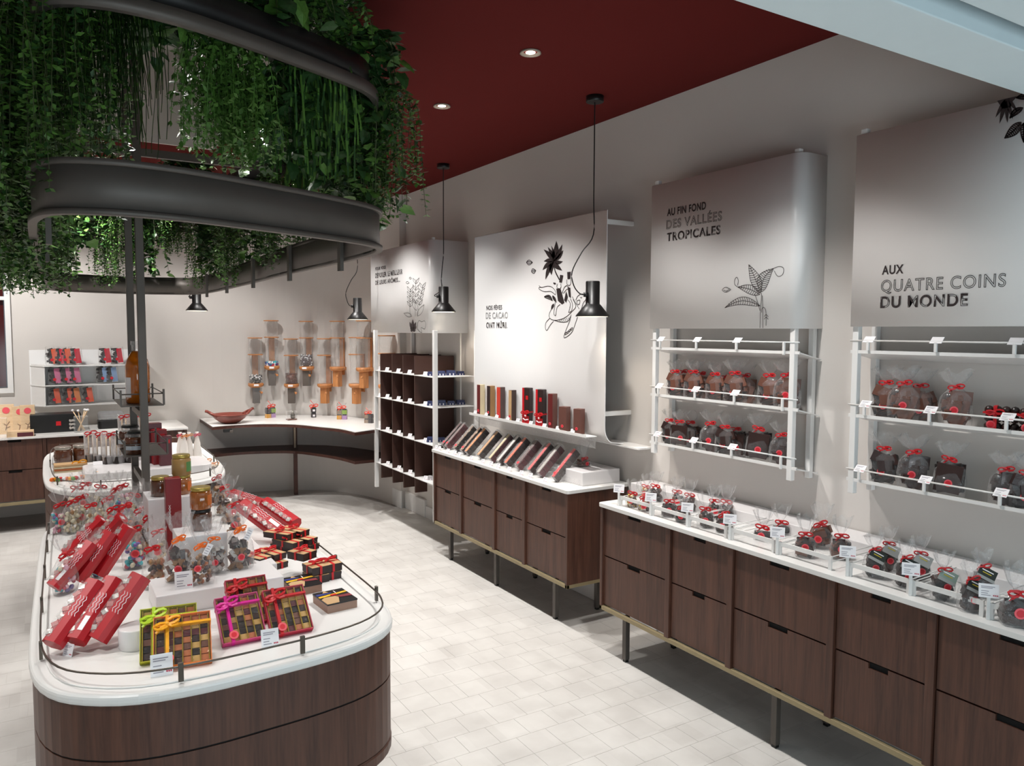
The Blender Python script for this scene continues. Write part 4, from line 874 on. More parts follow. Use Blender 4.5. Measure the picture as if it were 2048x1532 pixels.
# gift sets of little jars with ribbon
def mk_set(cols, single=False):
    def f():
        t = thing('jar_gift_set', '', 'gift set'); n = 0
        for r in range(2):
            for c in range(1 if single else 2):
                x = 0 if single else -0.024+0.048*c; m = MB(); m.bx(x-0.022, x+0.022, -0.02, 0.02, r*0.05, r*0.05+0.038, 0).bx(x-0.019, x+0.019, -0.018, 0.018, r*0.05+0.038, r*0.05+0.048, 1).bx(x-0.011, x+0.011, -0.0208, -0.020, r*0.05+0.009, r*0.05+0.028, 2); m.build('jar', [cols[n % len(cols)], BLID, CARD if single else cols[n % len(cols)]], t, bev=0.002); n += 1
        m = MB(); bow(m, (0, -0.01, 0.115), 0.055); m.tube([(0, 0, 0.095), (0.0, -0.01, 0.13), (-0.03, -0.01, 0.165)], 0.003, 5); m.build('ribbon', mat('coral_ribbon', (226, 70, 50), 0.4), t)
        m = MB(); m.lathe([(0.02 if single else 0.05, 0.0), (0.03 if single else 0.053, 0.09), (0.014, 0.112), (0.045, 0.155)], 12, cap=False, sy=0.55); m.build('cellophane', FILM, t)
        return t
    return f
mu = cm('mustard_jar', (206, 150, 60)); gr = cm('green_jar', (140, 170, 70)); li = cm('lilac_jar', (176, 140, 186)); wh_ = cm('charcoal_jar', (60, 54, 56)); tp = cm('taupe_jar', (140, 120, 100))
GS = Proto(mk_set([mu, li, wh_, gr])); GS.put(wallpt(538, 838, 0.22)[0].xy.to_3d()+Vector((0, 0, CT)), 0.3, 'four coloured little jars tied in cellophane, left one on curved counter', 'jar gift sets')
GS2 = Proto(mk_set([mu, li, tp, gr])); GS2.put(wallpt(684, 841, 0.20)[0].xy.to_3d()+Vector((0, 0, CT)), -0.5, 'four coloured little jars tied in cellophane, right one on curved counter', 'jar gift sets')
GS3 = Proto(mk_set([wh_], True)); GS3.put(wallpt(625, 840, 0.20)[0].xy.to_3d()+Vector((0, 0, CT)), -0.1, 'two dark stacked jars tied in cellophane at middle of curved counter', 'jar gift sets')
GS4 = Proto(mk_set([tp, wh_])); GS4.put(oz(738, 846, CT), -0.8, 'grey and dark jars with coral ribbon at right end of curved counter', 'jar gift sets', 0.85)
t = thing('scoop_box', 'small clear box with metal scoop on the curved counter', 'scoop', oz(583, 840, CT), 0.1)
MB().bx(-0.045, 0.045, -0.03, 0.03, 0, 0.085).build('clear_box', ACRYL, t); MB().lathe([(0.012, 0.0), (0.022, 0.012), (0.022, 0.04), (0.010, 0.055), (0.008, 0.075)], 14, (0.014, 0, 0.012)).build('scoop', mat('steel_scoop', (110, 106, 100), 0.3, 0.8), t)
MB().bx(-0.042, 0.042, -0.027, 0.027, 0.001, 0.012).build('seeds', CH[1], t)

# ================================================================ BACK LEFT CABINET + SHELVES
t = thing('sideboard', 'dark walnut sideboard along the back wall at far left', 'cabinet', (0, 7.3, 0)); off3 = Matrix.Translation((0, -7.3, 0))
def B3(): m = MB(); m.M = off3; return m
yf = 7.06
B3().bx(-1.6, 1.02, yf+0.03, 7.70, 0.25, 0.738).build('carcass', DWOOD, t)
dv = [-1.6, -1.0, -0.42, -0.02, 0.55, 1.02]
for x in dv: B3().bx(x-0.012, x+0.012, yf, yf+0.05, 0.245, 0.739).build('divider', WAL, t, bev=0.0015)
for k in range(5):
    a_, b_ = dv[k]+0.015, dv[k+1]-0.015; m_ = (a_+b_)/2
    for z0, z1 in ((0.254, 0.494), (0.50, 0.735)):
        m = B3(); m.prism([(a_, z0), (b_, z0), (b_, z1), (m_+0.045, z1), (m_+0.045, z1-0.018), (m_-0.045, z1-0.018), (m_-0.045, z1), (a_, z1)], yf+0.012, yf+0.027, axis='y'); dr = m.build('drawer', WAL, t)
        B3().bx(m_-0.045, m_+0.045, yf+0.02, yf+0.029, z1-0.019, z1).build('handle_slot', DARK, dr)
B3().bx(-1.6, 1.02, yf+0.002, yf+0.02, 0.222, 0.246).build('base_rail', BRONZE, t, bev=0.002)
for x in (-1.4, -0.5, 0.4, 0.95): B3().bx(x, x+0.026, yf+0.05, yf+0.076, 0, 0.224).build('leg', STEEL, t)
m = MB(); m.prism([(-1.6, yf-0.01), (1.04, yf-0.01), (1.04, 7.715), (-1.6, 7.715)], 0.7395, CT); o = m.build('worktop', TOP, bev=0.002); tag(o, 'white worktop of the back wall sideboard carrying pine boxes', 'worktop')
t = thing('wall_shelf', 'white wall shelf unit with three tiers of small bags above back sideboard', 'shelf', (0.35, 7.72, 0.95)); 
SZ = (0.950, 1.122, 1.288)
MB().bx(-0.46, 0.45, -0.006, 0.0, -0.02, 0.47).build('back_board', SIGN, t)
for z in SZ:
    m = MB(); m.prism([(-0.46, -0.003), (-0.36, -0.20), (0.45, -0.20), (0.45, -0.003)], z-0.955, z-0.955+0.008); m.build('shelf', WHITE, t)
m = MB(); m.prism([(-0.45, -0.01), (-0.445, -0.01), (-0.35, -0.19), (-0.355, -0.19)], 0.0, 0.35); m.build('end_panel', WHITE, t)
def mk_pouch(c, seed):
    def f():
        t = thing('snack_pouch', '', 'bag'); R = random.Random(seed)
        m = MB()
        for i in range(9): m.box((R.uniform(-.02, .0), 0, 0.012+0.010*i), (0.030, 0.024, 0.012), 0, (0, R.uniform(-.4, .4), R.uniform(-.5, .5)))
        m.build('contents', CH[2], t)
        m = MB(); m.box((0.012, -0.014, 0.052), (0.030, 0.003, 0.088), 0, (0, -0.12, 0.2)); m.build('paper_sleeve', c, t)
        s = MB(); s.M = Matrix.Translation((-0.004, -0.019, 0.03)) @ Matrix.Rotation(pi/2, 4, 'X'); s.lathe([(0.009, 0), (0.009, 0.001)], 12); s.build('sticker', STK2, t)
        m = MB(); m.lathe([(0.036, 0), (0.038, 0.05), (0.034, 0.108)], 12, cap=False, sy=0.5); m.build('cellophane', FILM, t); return t
    return f
oc = cm('orange_sleeve', (226, 96, 60)); rc = cm('red_sleeve', (206, 34, 60)); pc = cm('pink_sleeve', (206, 110, 150)); bc = cm('light_blue_sleeve', (130, 160, 200)); ac = cm('apricot_sleeve', (216, 130, 70))
PO = {n: Proto(mk_pouch(c, i)) for i, (n, c) in enumerate((('orange', oc), ('red', rc), ('pink', pc), ('blue', bc), ('apricot', ac)))}
for zi_, (z, items) in enumerate(((SZ[2]+0.008, ((104, 'orange'), (120, 'red'), (131, 'orange'), (150, 'red'), (210, 'red'), (234, 'red'))), (SZ[1]+0.008, ((108, 'pink'), (131, 'pink'), (148, 'pink'), (204, 'blue'), (222, 'blue'))), (SZ[0]+0.008, ((106, 'orange'), (133, 'orange'), (146, 'apricot'), (172, 'orange'))))):
    for k, (px, c) in enumerate(items):
        p = oy(px, 700, 7.58); PO[c].put((p.x, 7.58, z), 0.1, 'small dark snack pouch with %s sleeve, %s from left on %s wall shelf tier' % (c, ORD[k], ('upper', 'middle', 'lower')[zi_]), 'snack pouches on the wall shelf', 1.42)
# objects on the back sideboard
def mk_pbox():
    t = thing('pine_gift_box', '', 'box'); MB().bx(-0.055, 0.055, 0, 0.03, 0, 0.24).build('box_body', PINE, t, bev=0.003)
    m = MB(); m.M = Matrix.Translation((0, -0.0012, 0.19)) @ Matrix.Rotation(pi/2, 4, 'X'); m.lathe([(0.026, 0), (0.026, 0.001)], 20); m.build('round_emblem', STK1, t)
    m = MB(); m.tube([(-0.01, -0.001, 0.03), (0.0, -0.001, 0.07), (0.02, -0.001, 0.10)], 0.0025, 4).tube([(0.0, -0.001, 0.05), (0.022, -0.001, 0.06)], 0.0025, 4).tube([(0, -0.001, 0.07), (-0.02, -0.001, 0.085)], 0.0025, 4); m.build('plant_motif', mat('brown_print', (120, 90, 80), 0.6), t)
    return t
PB = Proto(mk_pbox)
for px, lab, sc in ((14, 'widest pale pine gift box standing at left edge on back sideboard', 1.0), (41, 'narrow pale pine gift box, middle of the standing three', 0.92), (57, 'pale pine gift box, right one of the standing three', 0.95)):
    p = oy(px, 862, 7.28); PB.put((p.x, 7.30, CT), 0, lab, 'pine gift boxes', sc, rot=(-0.12, 0, 0.12))
m = MB(); m.bx(-0.09, 0.09, -0.05, 0.05, 0, 0.045, 0).bx(-0.02, 0.086, -0.051, -0.0505, 0.002, 0.034, 1); o = m.build('pine_tray_box', [PINE, CH[5]], bev=0.002); p = oz(40, 878, CT); o.location = (p.x, max(p.y+0.06, 7.11), CT); tag(o, 'low pine box lying open in front of the standing pine boxes', 'box')
o = MB().bx(-0.07, 0.07, -0.06, 0.06, 0, 0.16).build('acrylic_case', ACRYL); p = oz(-8, 880, CT); o.location = (p.x, p.y+0.05, CT); tag(o, 'clear acrylic case at the left edge of back sideboard', 'case')
t = thing('black_gift_basket', 'wide black display box with red square emblem on back sideboard', 'box', (oy(112, 850, 7.3).x, 7.32, CT)); MB().bx(-0.18, 0.18, -0.09, 0.09, 0, 0.15).build('box_body', BLACK, t, bev=0.006); MB().bx(0.0, 0.035, -0.0915, -0.09, 0.055, 0.09).build('emblem', RED, t)
m = MB()
for i in range(9): m.ell((0.10+0.013*(i % 3), -0.092, 0.03+0.03*(i//3)), (0.009, 0.004, 0.012), 0, (0, i, 0), 6, 4)
m.build('wrapped_sweets', NUT[2], t)
t = thing('lidded_tray', 'dark rounded lidded tray at right on back sideboard', 'tray', (oy(222, 850, 7.35).x, 7.36, CT)); m = MB(); m.prism(rrect(-0.10, 0.10, -0.08, 0.08, 0.03), 0, 0.07); m.build('tray_body', BLACK, t, bev=0.004); m = MB(); m.prism(rrect(-0.097, 0.097, -0.077, 0.077, 0.03), 0.071, 0.14); m.build('clear_lid', film('smoked_lid', (0.4, 0.42, 0.45), 0.35, 0.1), t, bev=0.02)
t = thing('glass_vase', 'square glass vase holding white tipped sticks on back sideboard', 'vase', (oz(164, 868, CT).x, 7.16, CT)); MB().bx(-0.05, 0.05, -0.05, 0.05, 0, 0.13).build('vase_body', GLASS, t)
for i, (a_, b_) in enumerate(((-.9, .3), (.7, -.2), (.5, .6), (-.3, -.8), (.85, .1))):
    MB().tube([(-a_*0.03, -b_*0.03, 0.01), (a_*0.06, b_*0.04, 0.175)], 0.004, 6, 0).ell((a_*0.062, b_*0.042, 0.18), (0.011, 0.011, 0.009), 1, None, 8, 5).build('stick', [PINE, CARD], t)

# ================================================================ ISLANDS
def island(label, OUT, legs, z=0.76):
    c = sum((Vector(p) for p in OUT), Vector((0, 0)))/len(OUT)
    t = thing('display_island', label, 'island', (c.x, c.y, 0)); off_ = Matrix.Translation((-c.x, -c.y, 0))
    def Q(): m = MB(); m.M = off_; return m
    P = [tuple(p) for p in OUT]
    m = Q(); m.prism(P, z-0.032, z-0.004); m.build('worktop', TOP, t, bev=0.010, seg=3)
    m = Q(); m.prism([tuple(p) for p in offset(OUT, 0.035)], z-0.004, z); m.build('raised_field', TOP, t, bev=0.0015)
    I = offset(OUT, 0.007)
    m = Q(); m.prism([tuple(p) for p in I], 0.598, z-0.032); m.build('upper_band', WAL, t)
    m = Q(); m.prism([tuple(p) for p in offset(OUT, 0.010)], 0.592, 0.599); m.build('shadow_joint', DARK, t)
    m = Q(); m.prism([tuple(p) for p in I], 0.410, 0.593); m.build('lower_band', WAL, t)
    m = Q(); m.prism([tuple(p) for p in offset(OUT, 0.005)], 0.372, 0.408); m.build('base_band', WAL, t, bev=0.006)
    for x, y in legs:
        m = Q(); m.lathe([(0.016, 0), (0.020, 0.2), (0.026, 0.33), (0.045, 0.374)], 12, (x, y, 0)); m.build('leg', STEEL, t)
    return t
OUT1 = smooth([(p[0], p[1]) for p in [(0.30, 1.895), (0.45, 1.900), (0.60, 1.913), (0.73, 1.945), (0.82, 2.01), (0.866, 2.11), (0.880, 2.28), (0.884, 2.9), (0.888, 3.5), (0.878, 3.70), (0.81, 3.84), (0.70, 3.905), (0.45, 3.92), (0.20, 3.905), (0.08, 3.86), (0.0, 3.76), (-0.035, 3.6), (-0.05, 3.0), (-0.060, 2.45), (-0.055, 2.20), (-0.02, 2.06), (0.05, 1.975), (0.16, 1.915)]], 3)
island('large front display island with white rounded top and walnut body', OUT1, [(0.80, 2.13), (0.02, 2.2), (0.80, 3.72), (0.02, 3.72)])
OUT2 = smooth([(p[0], p[1]) for p in [(0.40, 4.47), (0.66, 4.49), (0.82, 4.58), (0.90, 4.75), (0.94, 5.1), (0.95, 5.6), (0.94, 6.0), (0.85, 6.15), (0.6, 6.22), (0.2, 6.2), (0.04, 6.12), (-0.02, 5.9), (-0.03, 5.4), (-0.025, 5.0), (0.0, 4.75), (0.08, 4.58), (0.22, 4.49)]], 3)
island('smaller rear display island with white rounded top behind the steel posts', OUT2, [(0.85, 4.75), (0.05, 4.75), (0.85, 6.0), (0.05, 6.0)])
def rail(label, path, clips, closed=True):
    t = thing('edge_rail', label, 'rail', (path[0][0], path[0][1], 0.76)); off_ = Matrix.Translation((-path[0][0], -path[0][1], -0.76))
    m = MB(); m.M = off_; m.tube([(p[0], p[1], 0.797) for p in path], 0.0028, 6, closed=closed); m.build('rod', GUN, t)
    for x, y, a_ in clips:
        m = MB(); m.M = off_ @ Matrix.Translation((x, y, 0)) @ Matrix.Rotation(a_, 4, 'Z'); m.bx(-0.004, 0.004, -0.006, 0.006, 0.7605, 0.807); m.build('clip', GUN, t, bev=0.001)
RP = [tuple(p) for p in offset(OUT1, 0.028)]
cl = []
for px, py in ((745, 1180), (672, 1115), (613, 1072), (563, 1032), (523, 1004)): p = oz(px, py, 0.797); cl.append((0.857, p.y, 0))
for px, py in ((616, 1282), (362, 1325)): p = oz(px, py, 0.80); q = min(RP, key=lambda r: (r[0]-p.x)**2+(r[1]-p.y)**2); cl.append((q[0], q[1], pi/2))
for px, py in ((84, 1290), (88, 1200), (92, 1135), (96, 1085), (99, 1050)): p = oz(px, py, 0.797); q = min(RP, key=lambda r: (r[0]-p.x)**2+(r[1]-p.y)**2); cl.append((q[0], p.y if abs(q[1]-p.y) < 0.3 else q[1], 0))
rail('thin gunmetal rail around the front island top', RP, cl)
RP2 = [tuple(p) for p in offset(OUT2, 0.04)]; cl = []
for i in range(0, len(RP2), 6): cl.append((RP2[i][0], RP2[i][1], 0))
rail('thin gunmetal rail around the rear island top', RP2, cl)

# risers on the front island
ZI = 0.76
def block(x0, x1, y0, y1, z0, z1, label, r=0.0):
    c = ((x0+x1)/2, (y0+y1)/2); m = MB(); m.M = Matrix.Translation((-c[0], -c[1], -z0))
    if r: m.prism(rrect(x0, x1, y0, y1, r), z0, z1)
    else: m.bx(x0, x1, y0, y1, z0, z1)
    o = m.build('display_riser', RISER, bev=0.003); o.location = (c[0], c[1], z0); tag(o, label, 'riser'); return o
block(0.255, 0.625, 2.40, 2.585, ZI, 0.822, 'low wide white riser at front of island under orange tied bags')
RB = [oy(357, 1076, 2.62), oy(455, 1063, 2.62)]; zb_ = RB[0].z
block(RB[0].x, RB[1].x, 2.62, 2.76, ZI, zb_, 'middle white block with two stacked honey jars on it')
RC = [oy(296, 1000, 3.05), oy(393, 992, 3.05)]; zc_ = RC[0].z
block(RC[0].x, RC[1].x, 3.05, 3.22, ZI, zc_, 'tallest white block at back with brass lidded jars')
block(0.60, 0.66, 2.62, 3.15, ZI, 0.80, 'long narrow white riser between tied boxes')
t = thing('round_riser', 'small white round riser left of the green ribboned box', 'riser', oz(272, 1292, ZI)); MB().lathe([(0.040, 0), (0.042, 0.003), (0.042, 0.052), (0.040, 0.055)], 32).build('riser_body', RISER, t)

# praline boxes
CHO = [MB().bx(-0.0088, 0.0088, -0.0078, 0.0078, 0, 0.007).build('chocolate', m_) for m_ in (CH[0], CH[1], CH[2], CH[3], CH[4], CH[5])]
used = [False]*6
def praline(label, edge, rib, cols, rows, loc, rot, seal=True, showrows=None):
    w = cols*0.0205+0.012; h = rows*0.0180+0.012; R = random.Random(cols*rows+len(label))
    t = thing('praline_box', label, 'chocolate box', loc, rot=rot)
    m = MB(); m.bx(-w/2, w/2, 0, 0.003, 0, h).bx(-w/2, -w/2+0.002, -0.018, 0.003, 0, h).bx(w/2-0.002, w/2, -0.018, 0.003, 0, h).bx(-w/2, w/2, -0.018, 0.003, 0, 0.002).bx(-w/2, w/2, -0.018, 0.003, h-0.002, h).build('carton', edge, t)
    m = MB()
    for c in range(cols+1): x = -w/2+0.006+c*0.0205; m.bx(x-0.0012, x+0.0012, -0.014, -0.001, 0.004, h-0.004)
    m.bx(-w/2+0.003, w/2-0.003, -0.0012, -0.0002, 0.003, h-0.003); m.build('gold_tray', GOLD, t)
    for r in range(rows):
        if showrows and r < showrows: continue
        for c in range(cols):
            k = R.choice((0, 1, 2, 3, 3, 4, 4, 5)); k = (k, (r*2+c*3) % 6)[(r+c) % 2]
            o = CHO[k] if not used[k] else CHO[k].copy()
            if used[k]: C.objects.link(o)
            used[k] = True; o.parent = t; o.location = (-w/2+0.006+(c+0.5)*0.0205, -0.002, 0.006+(r+0.5)*0.018); o.rotation_euler = (pi/2, 0, 0)
    MB().bx(-w/2-0.0005, w/2+0.0005, -0.0195, -0.0188, 0, h).build('clear_lid', LIDF, t)
    m = MB(); xr = -w*0.26; zr = h*0.80; m.bx(xr-0.004, xr+0.004, -0.0215, 0.004, -0.001, h+0.001).bx(-w/2-0.001, w/2+0.001, -0.0215, 0.004, zr-0.003, zr+0.003); bow(m, (xr, -0.022, zr), 0.042, 0, 0.3); m.build('ribbon', rib, t)
    if seal:
        s = MB(); s.M = Matrix.Translation((xr+0.003, -0.023, h*0.13)) @ Matrix.Rotation(pi/2, 4, 'X'); s.lathe([(0.0115, 0), (0.0125, 0.001), (0.0115, 0.002)], 20, mi=0); s.lathe([(0.007, 0.002), (0.007, 0.0026)], 16, mi=1); s.build('seal', [STK1, STK2], t)
    return t
ogb = mat('orange_carton', (226, 120, 40), 0.4); gnb = mat('lime_gold_carton', (196, 196, 50), 0.35, 0.3); mgb = mat('magenta_carton', (206, 70, 120), 0.4); crb = mat('crimson_carton', (190, 50, 70), 0.4)
p1 = oz(300, 1347, ZI); p2 = oz(428, 1327, ZI); m_ = (p1+p2)/2; yw = math.atan2(p2.y-p1.y, p2.x-p1.x)
TL_ = -0.85
def stand(mid, yaw, tilt=TL_): return (Matrix.Rotation(yaw, 3, 'Z') @ Matrix.Rotation(tilt, 3, 'X')).to_euler()
praline('praline box with orange carton and orange yellow bow at front of island', ogb, YEL, 6, 7, (m_.x+0.002, m_.y+0.004, ZI+0.0005), stand(m_, yw, -0.85))
praline('praline box with lime green bow, propped behind the orange one', gnb, LIME, 6, 7, (m_.x-0.022, m_.y+0.062, ZI+0.001), stand(m_, yw, -0.70), seal=False)
p1 = oz(442, 1296, ZI); p2 = oz(536, 1280, ZI); m_ = (p1+p2)/2; yw = math.atan2(p2.y-p1.y, p2.x-p1.x)+0.1
praline('praline box with magenta bow, left of the crimson one', mgb, PINK, 5, 7, (m_.x, m_.y+0.004, ZI+0.0005), stand(m_, yw, -0.85))
p1 = oz(538, 1282, ZI); p2 = oz(632, 1262, ZI); m_ = (p1+p2)/2
praline('praline box with red bow and round seal, right of the magenta one', crb, RED, 5, 7, (m_.x, m_.y+0.008, ZI+0.0005), stand(m_, yw, -0.80))
p1 = oz(500, 1268, ZI); praline('praline box mostly hidden behind the magenta and crimson ones', crb, RED, 5, 7, (p1.x+0.02, p1.y+0.062, ZI+0.001), stand(m_, yw, -0.70), seal=False)
# big price cards on the island
for px, py, yy, lab, sc, dz in ((324, 1352, 0.10, 'white price card in front of the orange praline box', 1.0, 0), (541, 1294, 0.1, 'white price card in front of the crimson praline box', 0.9, 0), (368, 1178, 0.05, 'white price card leaning at edge of low white riser', 1.0, 0.062), (134, 1313, 0.5, 'small leaning price card before the red cartons', 0.62, 0)):
    mk = Proto(mk_card(0.050, 0.052, 0, tilt=0.3)); p = oz(px, py, ZI+dz); mk.put(p, -0.1 if yy < .4 else -0.9, lab, None, sc)
# geometric patterned boxes
def mk_geo():
    t = thing('patterned_box', '', 'box'); w, d_, h = 0.094, 0.115, 0.028
    MB().bx(-w/2, w/2, -d_/2, d_/2, 0, h*0.85).build('box_base', mat('taupe_board', (150, 118, 100), 0.5), t); MB().bx(-w/2-0.001, w/2+0.001, -d_/2-0.001, d_/2+0.001, h*0.85, h).build('lid', BLACK, t)
    pats = [([(-.5, -.5), (-.1, -.5), (.12, 0), (-.35, .02), (-.5, -.1)], KRAFT), ([(-.5, .02), (.5, .16), (.5, .26), (-.5, .14)], mat('yellow_stripe', (232, 180, 40), 0.5)), ([(-.5, .2), (0, .24), (.02, .3), (-.5, .34)], mat('blue_stripe', (50, 60, 130), 0.5)), ([(0.1, -.16), (.5, -.2), (.5, -.02), (-.0, -.0)], mat('burgundy_stripe', (130, 44, 50), 0.5)), ([(-.1, .04), (.1, .06), (.1, .16), (-.1, .14)], RED), ([(-.25, .34), (-.05, .34), (-.15, .5)], KRAFT), ([(.12, .2), (.15, .2), (.15, .38), (.12, .38)], CARD)]
    for i, (P, mm) in enumerate(pats): m = MB(); m.prism([(x*w, y*d_) for x, y in P], h+0.0002*(i+1), h+0.0002*(i+1)+0.0004); m.build('printed_shape', mm, t)
    return t
GB = Proto(mk_geo); p = (oz(635, 1172, 0.788)+oz(712, 1206, 0.788))/2
GB.put((0.735, 2.235, ZI), 0.08, 'geometric patterned box with yellow stripe, nearest the island rail', 'patterned boxes')
pp = oz(603, 1160, 0.79); GB.put((pp.x, pp.y+0.0, ZI), 0.05, 'geometric patterned box behind, half tucked beside the white riser', 'patterned boxes')
# tied boxes
def mk_tiedbox(L, w, h):
    def f():
        t = thing('tied_box', '', 'box'); MB().bx(-w/2, w/2, -L/2, L/2, 0, h*0.75).build('box_base', BBOX, t); MB().bx(-w/2-0.001, w/2+0.001, -L/2-0.001, L/2+0.001, h*0.62, h*0.97, 0).bx(-w/2, w/2, -L/2, L/2, h*0.97, h, 1).build('lid', [BBOX, KRAFT], t)
        m = MB(); m.bx(-0.004, 0.004, -L/2-0.002, L/2+0.002, h, h+0.0008).bx(-0.004, 0.004, -L/2-0.0025, -L/2-0.001, 0, h).bx(-w/2-0.002, w/2+0.002, -0.004, 0.004, 0.0, h+0.0008)
        m.M = Matrix.Translation((0, 0, h+0.004)) @ Matrix.Rotation(-pi/2, 4, 'X'); bow(m, (0, 0, 0), 0.034); m.build('ribbon', RED, t); return t
    return f
TBX = Proto(mk_tiedbox(0.115, 0.05, 0.022)); TBS = Proto(mk_tiedbox(0.075, 0.062, 0.026))
H1 = 0.024; H2 = 0.028
for px, py, lv, rz, lab in ((575, 1108, 0, 0.5, 'lower left'), (610, 1104, 0, 0.5, 'lower right'), (578, 1112, 1, 0.45, 'middle left'), (606, 1105, 1, 0.55, 'middle right'), (562, 1108, 2, 0.6, 'upper left'), (590, 1101, 2, 0.55, 'upper right')):
    p = oz(px, py, ZI); TBX.put((p.x+0.012, p.y+0.06, ZI+lv*H1), rz, 'long dark box with kraft lid and red ribbon, %s of stack behind red cartons' % lab, 'long tied boxes, right stack')
for px, py, lv, rz, lab in ((520, 1140, 0, 0.4, 'bottom left'), (552, 1138, 0, 0.35, 'bottom right'), (517, 1143, 1, 0.45, 'top left'), (548, 1134, 1, 0.4, 'top right')):
    p = oz(px, py, ZI); TBX.put((p.x, p.y+0.05, ZI+lv*H1), rz, 'long dark box with kraft lid and red ribbon, %s of stack beside riser' % lab, 'long tied boxes, left stack')
for px, py, lv, rz, lab in ((640, 1165, 0, 0.1, 'bottom left'), (665, 1158, 0, 0.05, 'bottom right'), (640, 1164, 1, 0.15, 'middle left'), (666, 1158, 1, 0.1, 'middle right'), (612, 1152, 2, 0.5, 'tilted topmost one')):
    p = oz(px, py, ZI); TBS.put((p.x-0.004, p.y+0.03, ZI+lv*H2), rz, 'small square dark box with red ribbon, %s of stack by the patterned boxes' % lab, 'small square tied boxes')
# red cartons with window
def mk_carton(label=True):
    def f():
        t = thing('red_carton', '', 'carton'); w, L, h = 0.052, 0.185, 0.045
        P = [(-w/2, 0.012), (-w/2, h-0.012), (-w/2+0.012, h), (w/2-0.012, h), (w/2, h-0.012), (w/2, 0.012), (w/2-0.012, 0), (-w/2+0.012, 0)]
        m = MB(); m.M = Matrix.Rotation(0, 4, 'X'); m.prism([(x, z) for x, z in P], 0, L, axis='y'); m.build('carton_body', REDBOX, t)
        m = MB()
        for i in range(7): m.box((-w*0.30, L*(0.12+0.12*i), h-0.0015), (0.016, 0.013, 0.005), i % 2, (0, 0, 0.5+0.3*(i % 3)))
        m.build('window_sweets', [NUT[2], mat('rosy_foil', (190, 120, 116), 0.4)], t)
        MB().bx(-w*0.50, -w*0.12, L*0.05, L*0.92, h+0.0005, h+0.0012).build('window', ACRYL, t)
        m = MB()
        for r in range(3):
            for k in range(7):
                a_ = 0.0045*(-1)**k; m.tube([(w*0.02+r*0.009+a_*0.5, L*(0.40+0.045*k), h+0.0004), (w*0.02+r*0.009-a_*0.5, L*(0.445+0.045*k), h+0.0004)], 0.0008, 4)
        m.build('wave_print', CARD, t)
        if label: m = MB(); m.bx(0.0, 0.014, L*0.12, L*0.34, h+0.0004, h+0.001); m.build('barcode_label', CARD, t)
        m = MB(); m.bx(-w*0.1, w*0.2, L-0.001, L+0.001, h*0.3, h*0.7); m.build('end_label', CARD, t)
        return t
    return f
RCT = [Proto(mk_carton(True)), Proto(mk_carton(False))]
def carton(k, a, b, za, zb, roll, lab, sc=1.0):
    A = oz(a[0], a[1], za); B_ = oz(b[0], b[1], zb); y = (B_-A).normalized(); up = Vector((-0.35, -0.75, 0.6)) if roll == 0 else Vector(roll)
    x = y.cross(up).normalized(); z = x.cross(y)
    M = Matrix(((x.x, y.x, z.x), (x.y, y.y, z.y), (x.z, y.z, z.z)))
    o = RCT[k].put(A, 0, lab, 'red cartons on the front island', sc*min(1.25, (B_-A).length/0.185 if False else 1.0), rot=M.to_euler()); return o
up1 = (-0.55, -0.75, 0.55)
carton(1, (112, 1298), (184, 1196), 0.775, 0.87, up1, 'red carton with window, leftmost of the front three leaning ones')
carton(0, (158, 1292), (228, 1180), 0.775, 0.88, up1, 'red carton with white label, middle of the front three leaning ones')
carton(1, (202, 1284), (270, 1186), 0.775, 0.88, up1, 'red carton, rightmost of the front three leaning ones')
carton(0, (112, 1180), (172, 1112), 0.775, 0.86, up1, 'red carton by the left rail behind the front three', 0.9)
carton(1, (160, 1165), (215, 1090), 0.775, 0.88, up1, 'red carton in second row under crossed cellophane', 0.95)
carton(1, (205, 1150), (248, 1085), 0.78, 0.88, up1, 'red carton at right end of second row', 0.95)
carton(1, (140, 1110), (190, 1062), 0.78, 0.86, up1, 'red carton farthest left in third row before pale bags', 0.9)
carton(0, (190, 1102), (232, 1058), 0.80, 0.88, up1, 'red carton at right of third row before pale bags', 0.9)
up2 = (0.1, -0.8, 0.6)
carton(0, (560, 1075), (500, 1030), 0.775, 0.86, up2, 'red carton with label and wave print, nearer of two on right side', 1.1)
carton(1, (592, 1058), (530, 1015), 0.775, 0.84, up2, 'red carton leaning beside the rail on right side', 1.1)
carton(1, (540, 1020), (480, 1000), 0.775, 0.82, up2, 'red carton farthest back on right side', 1.0)

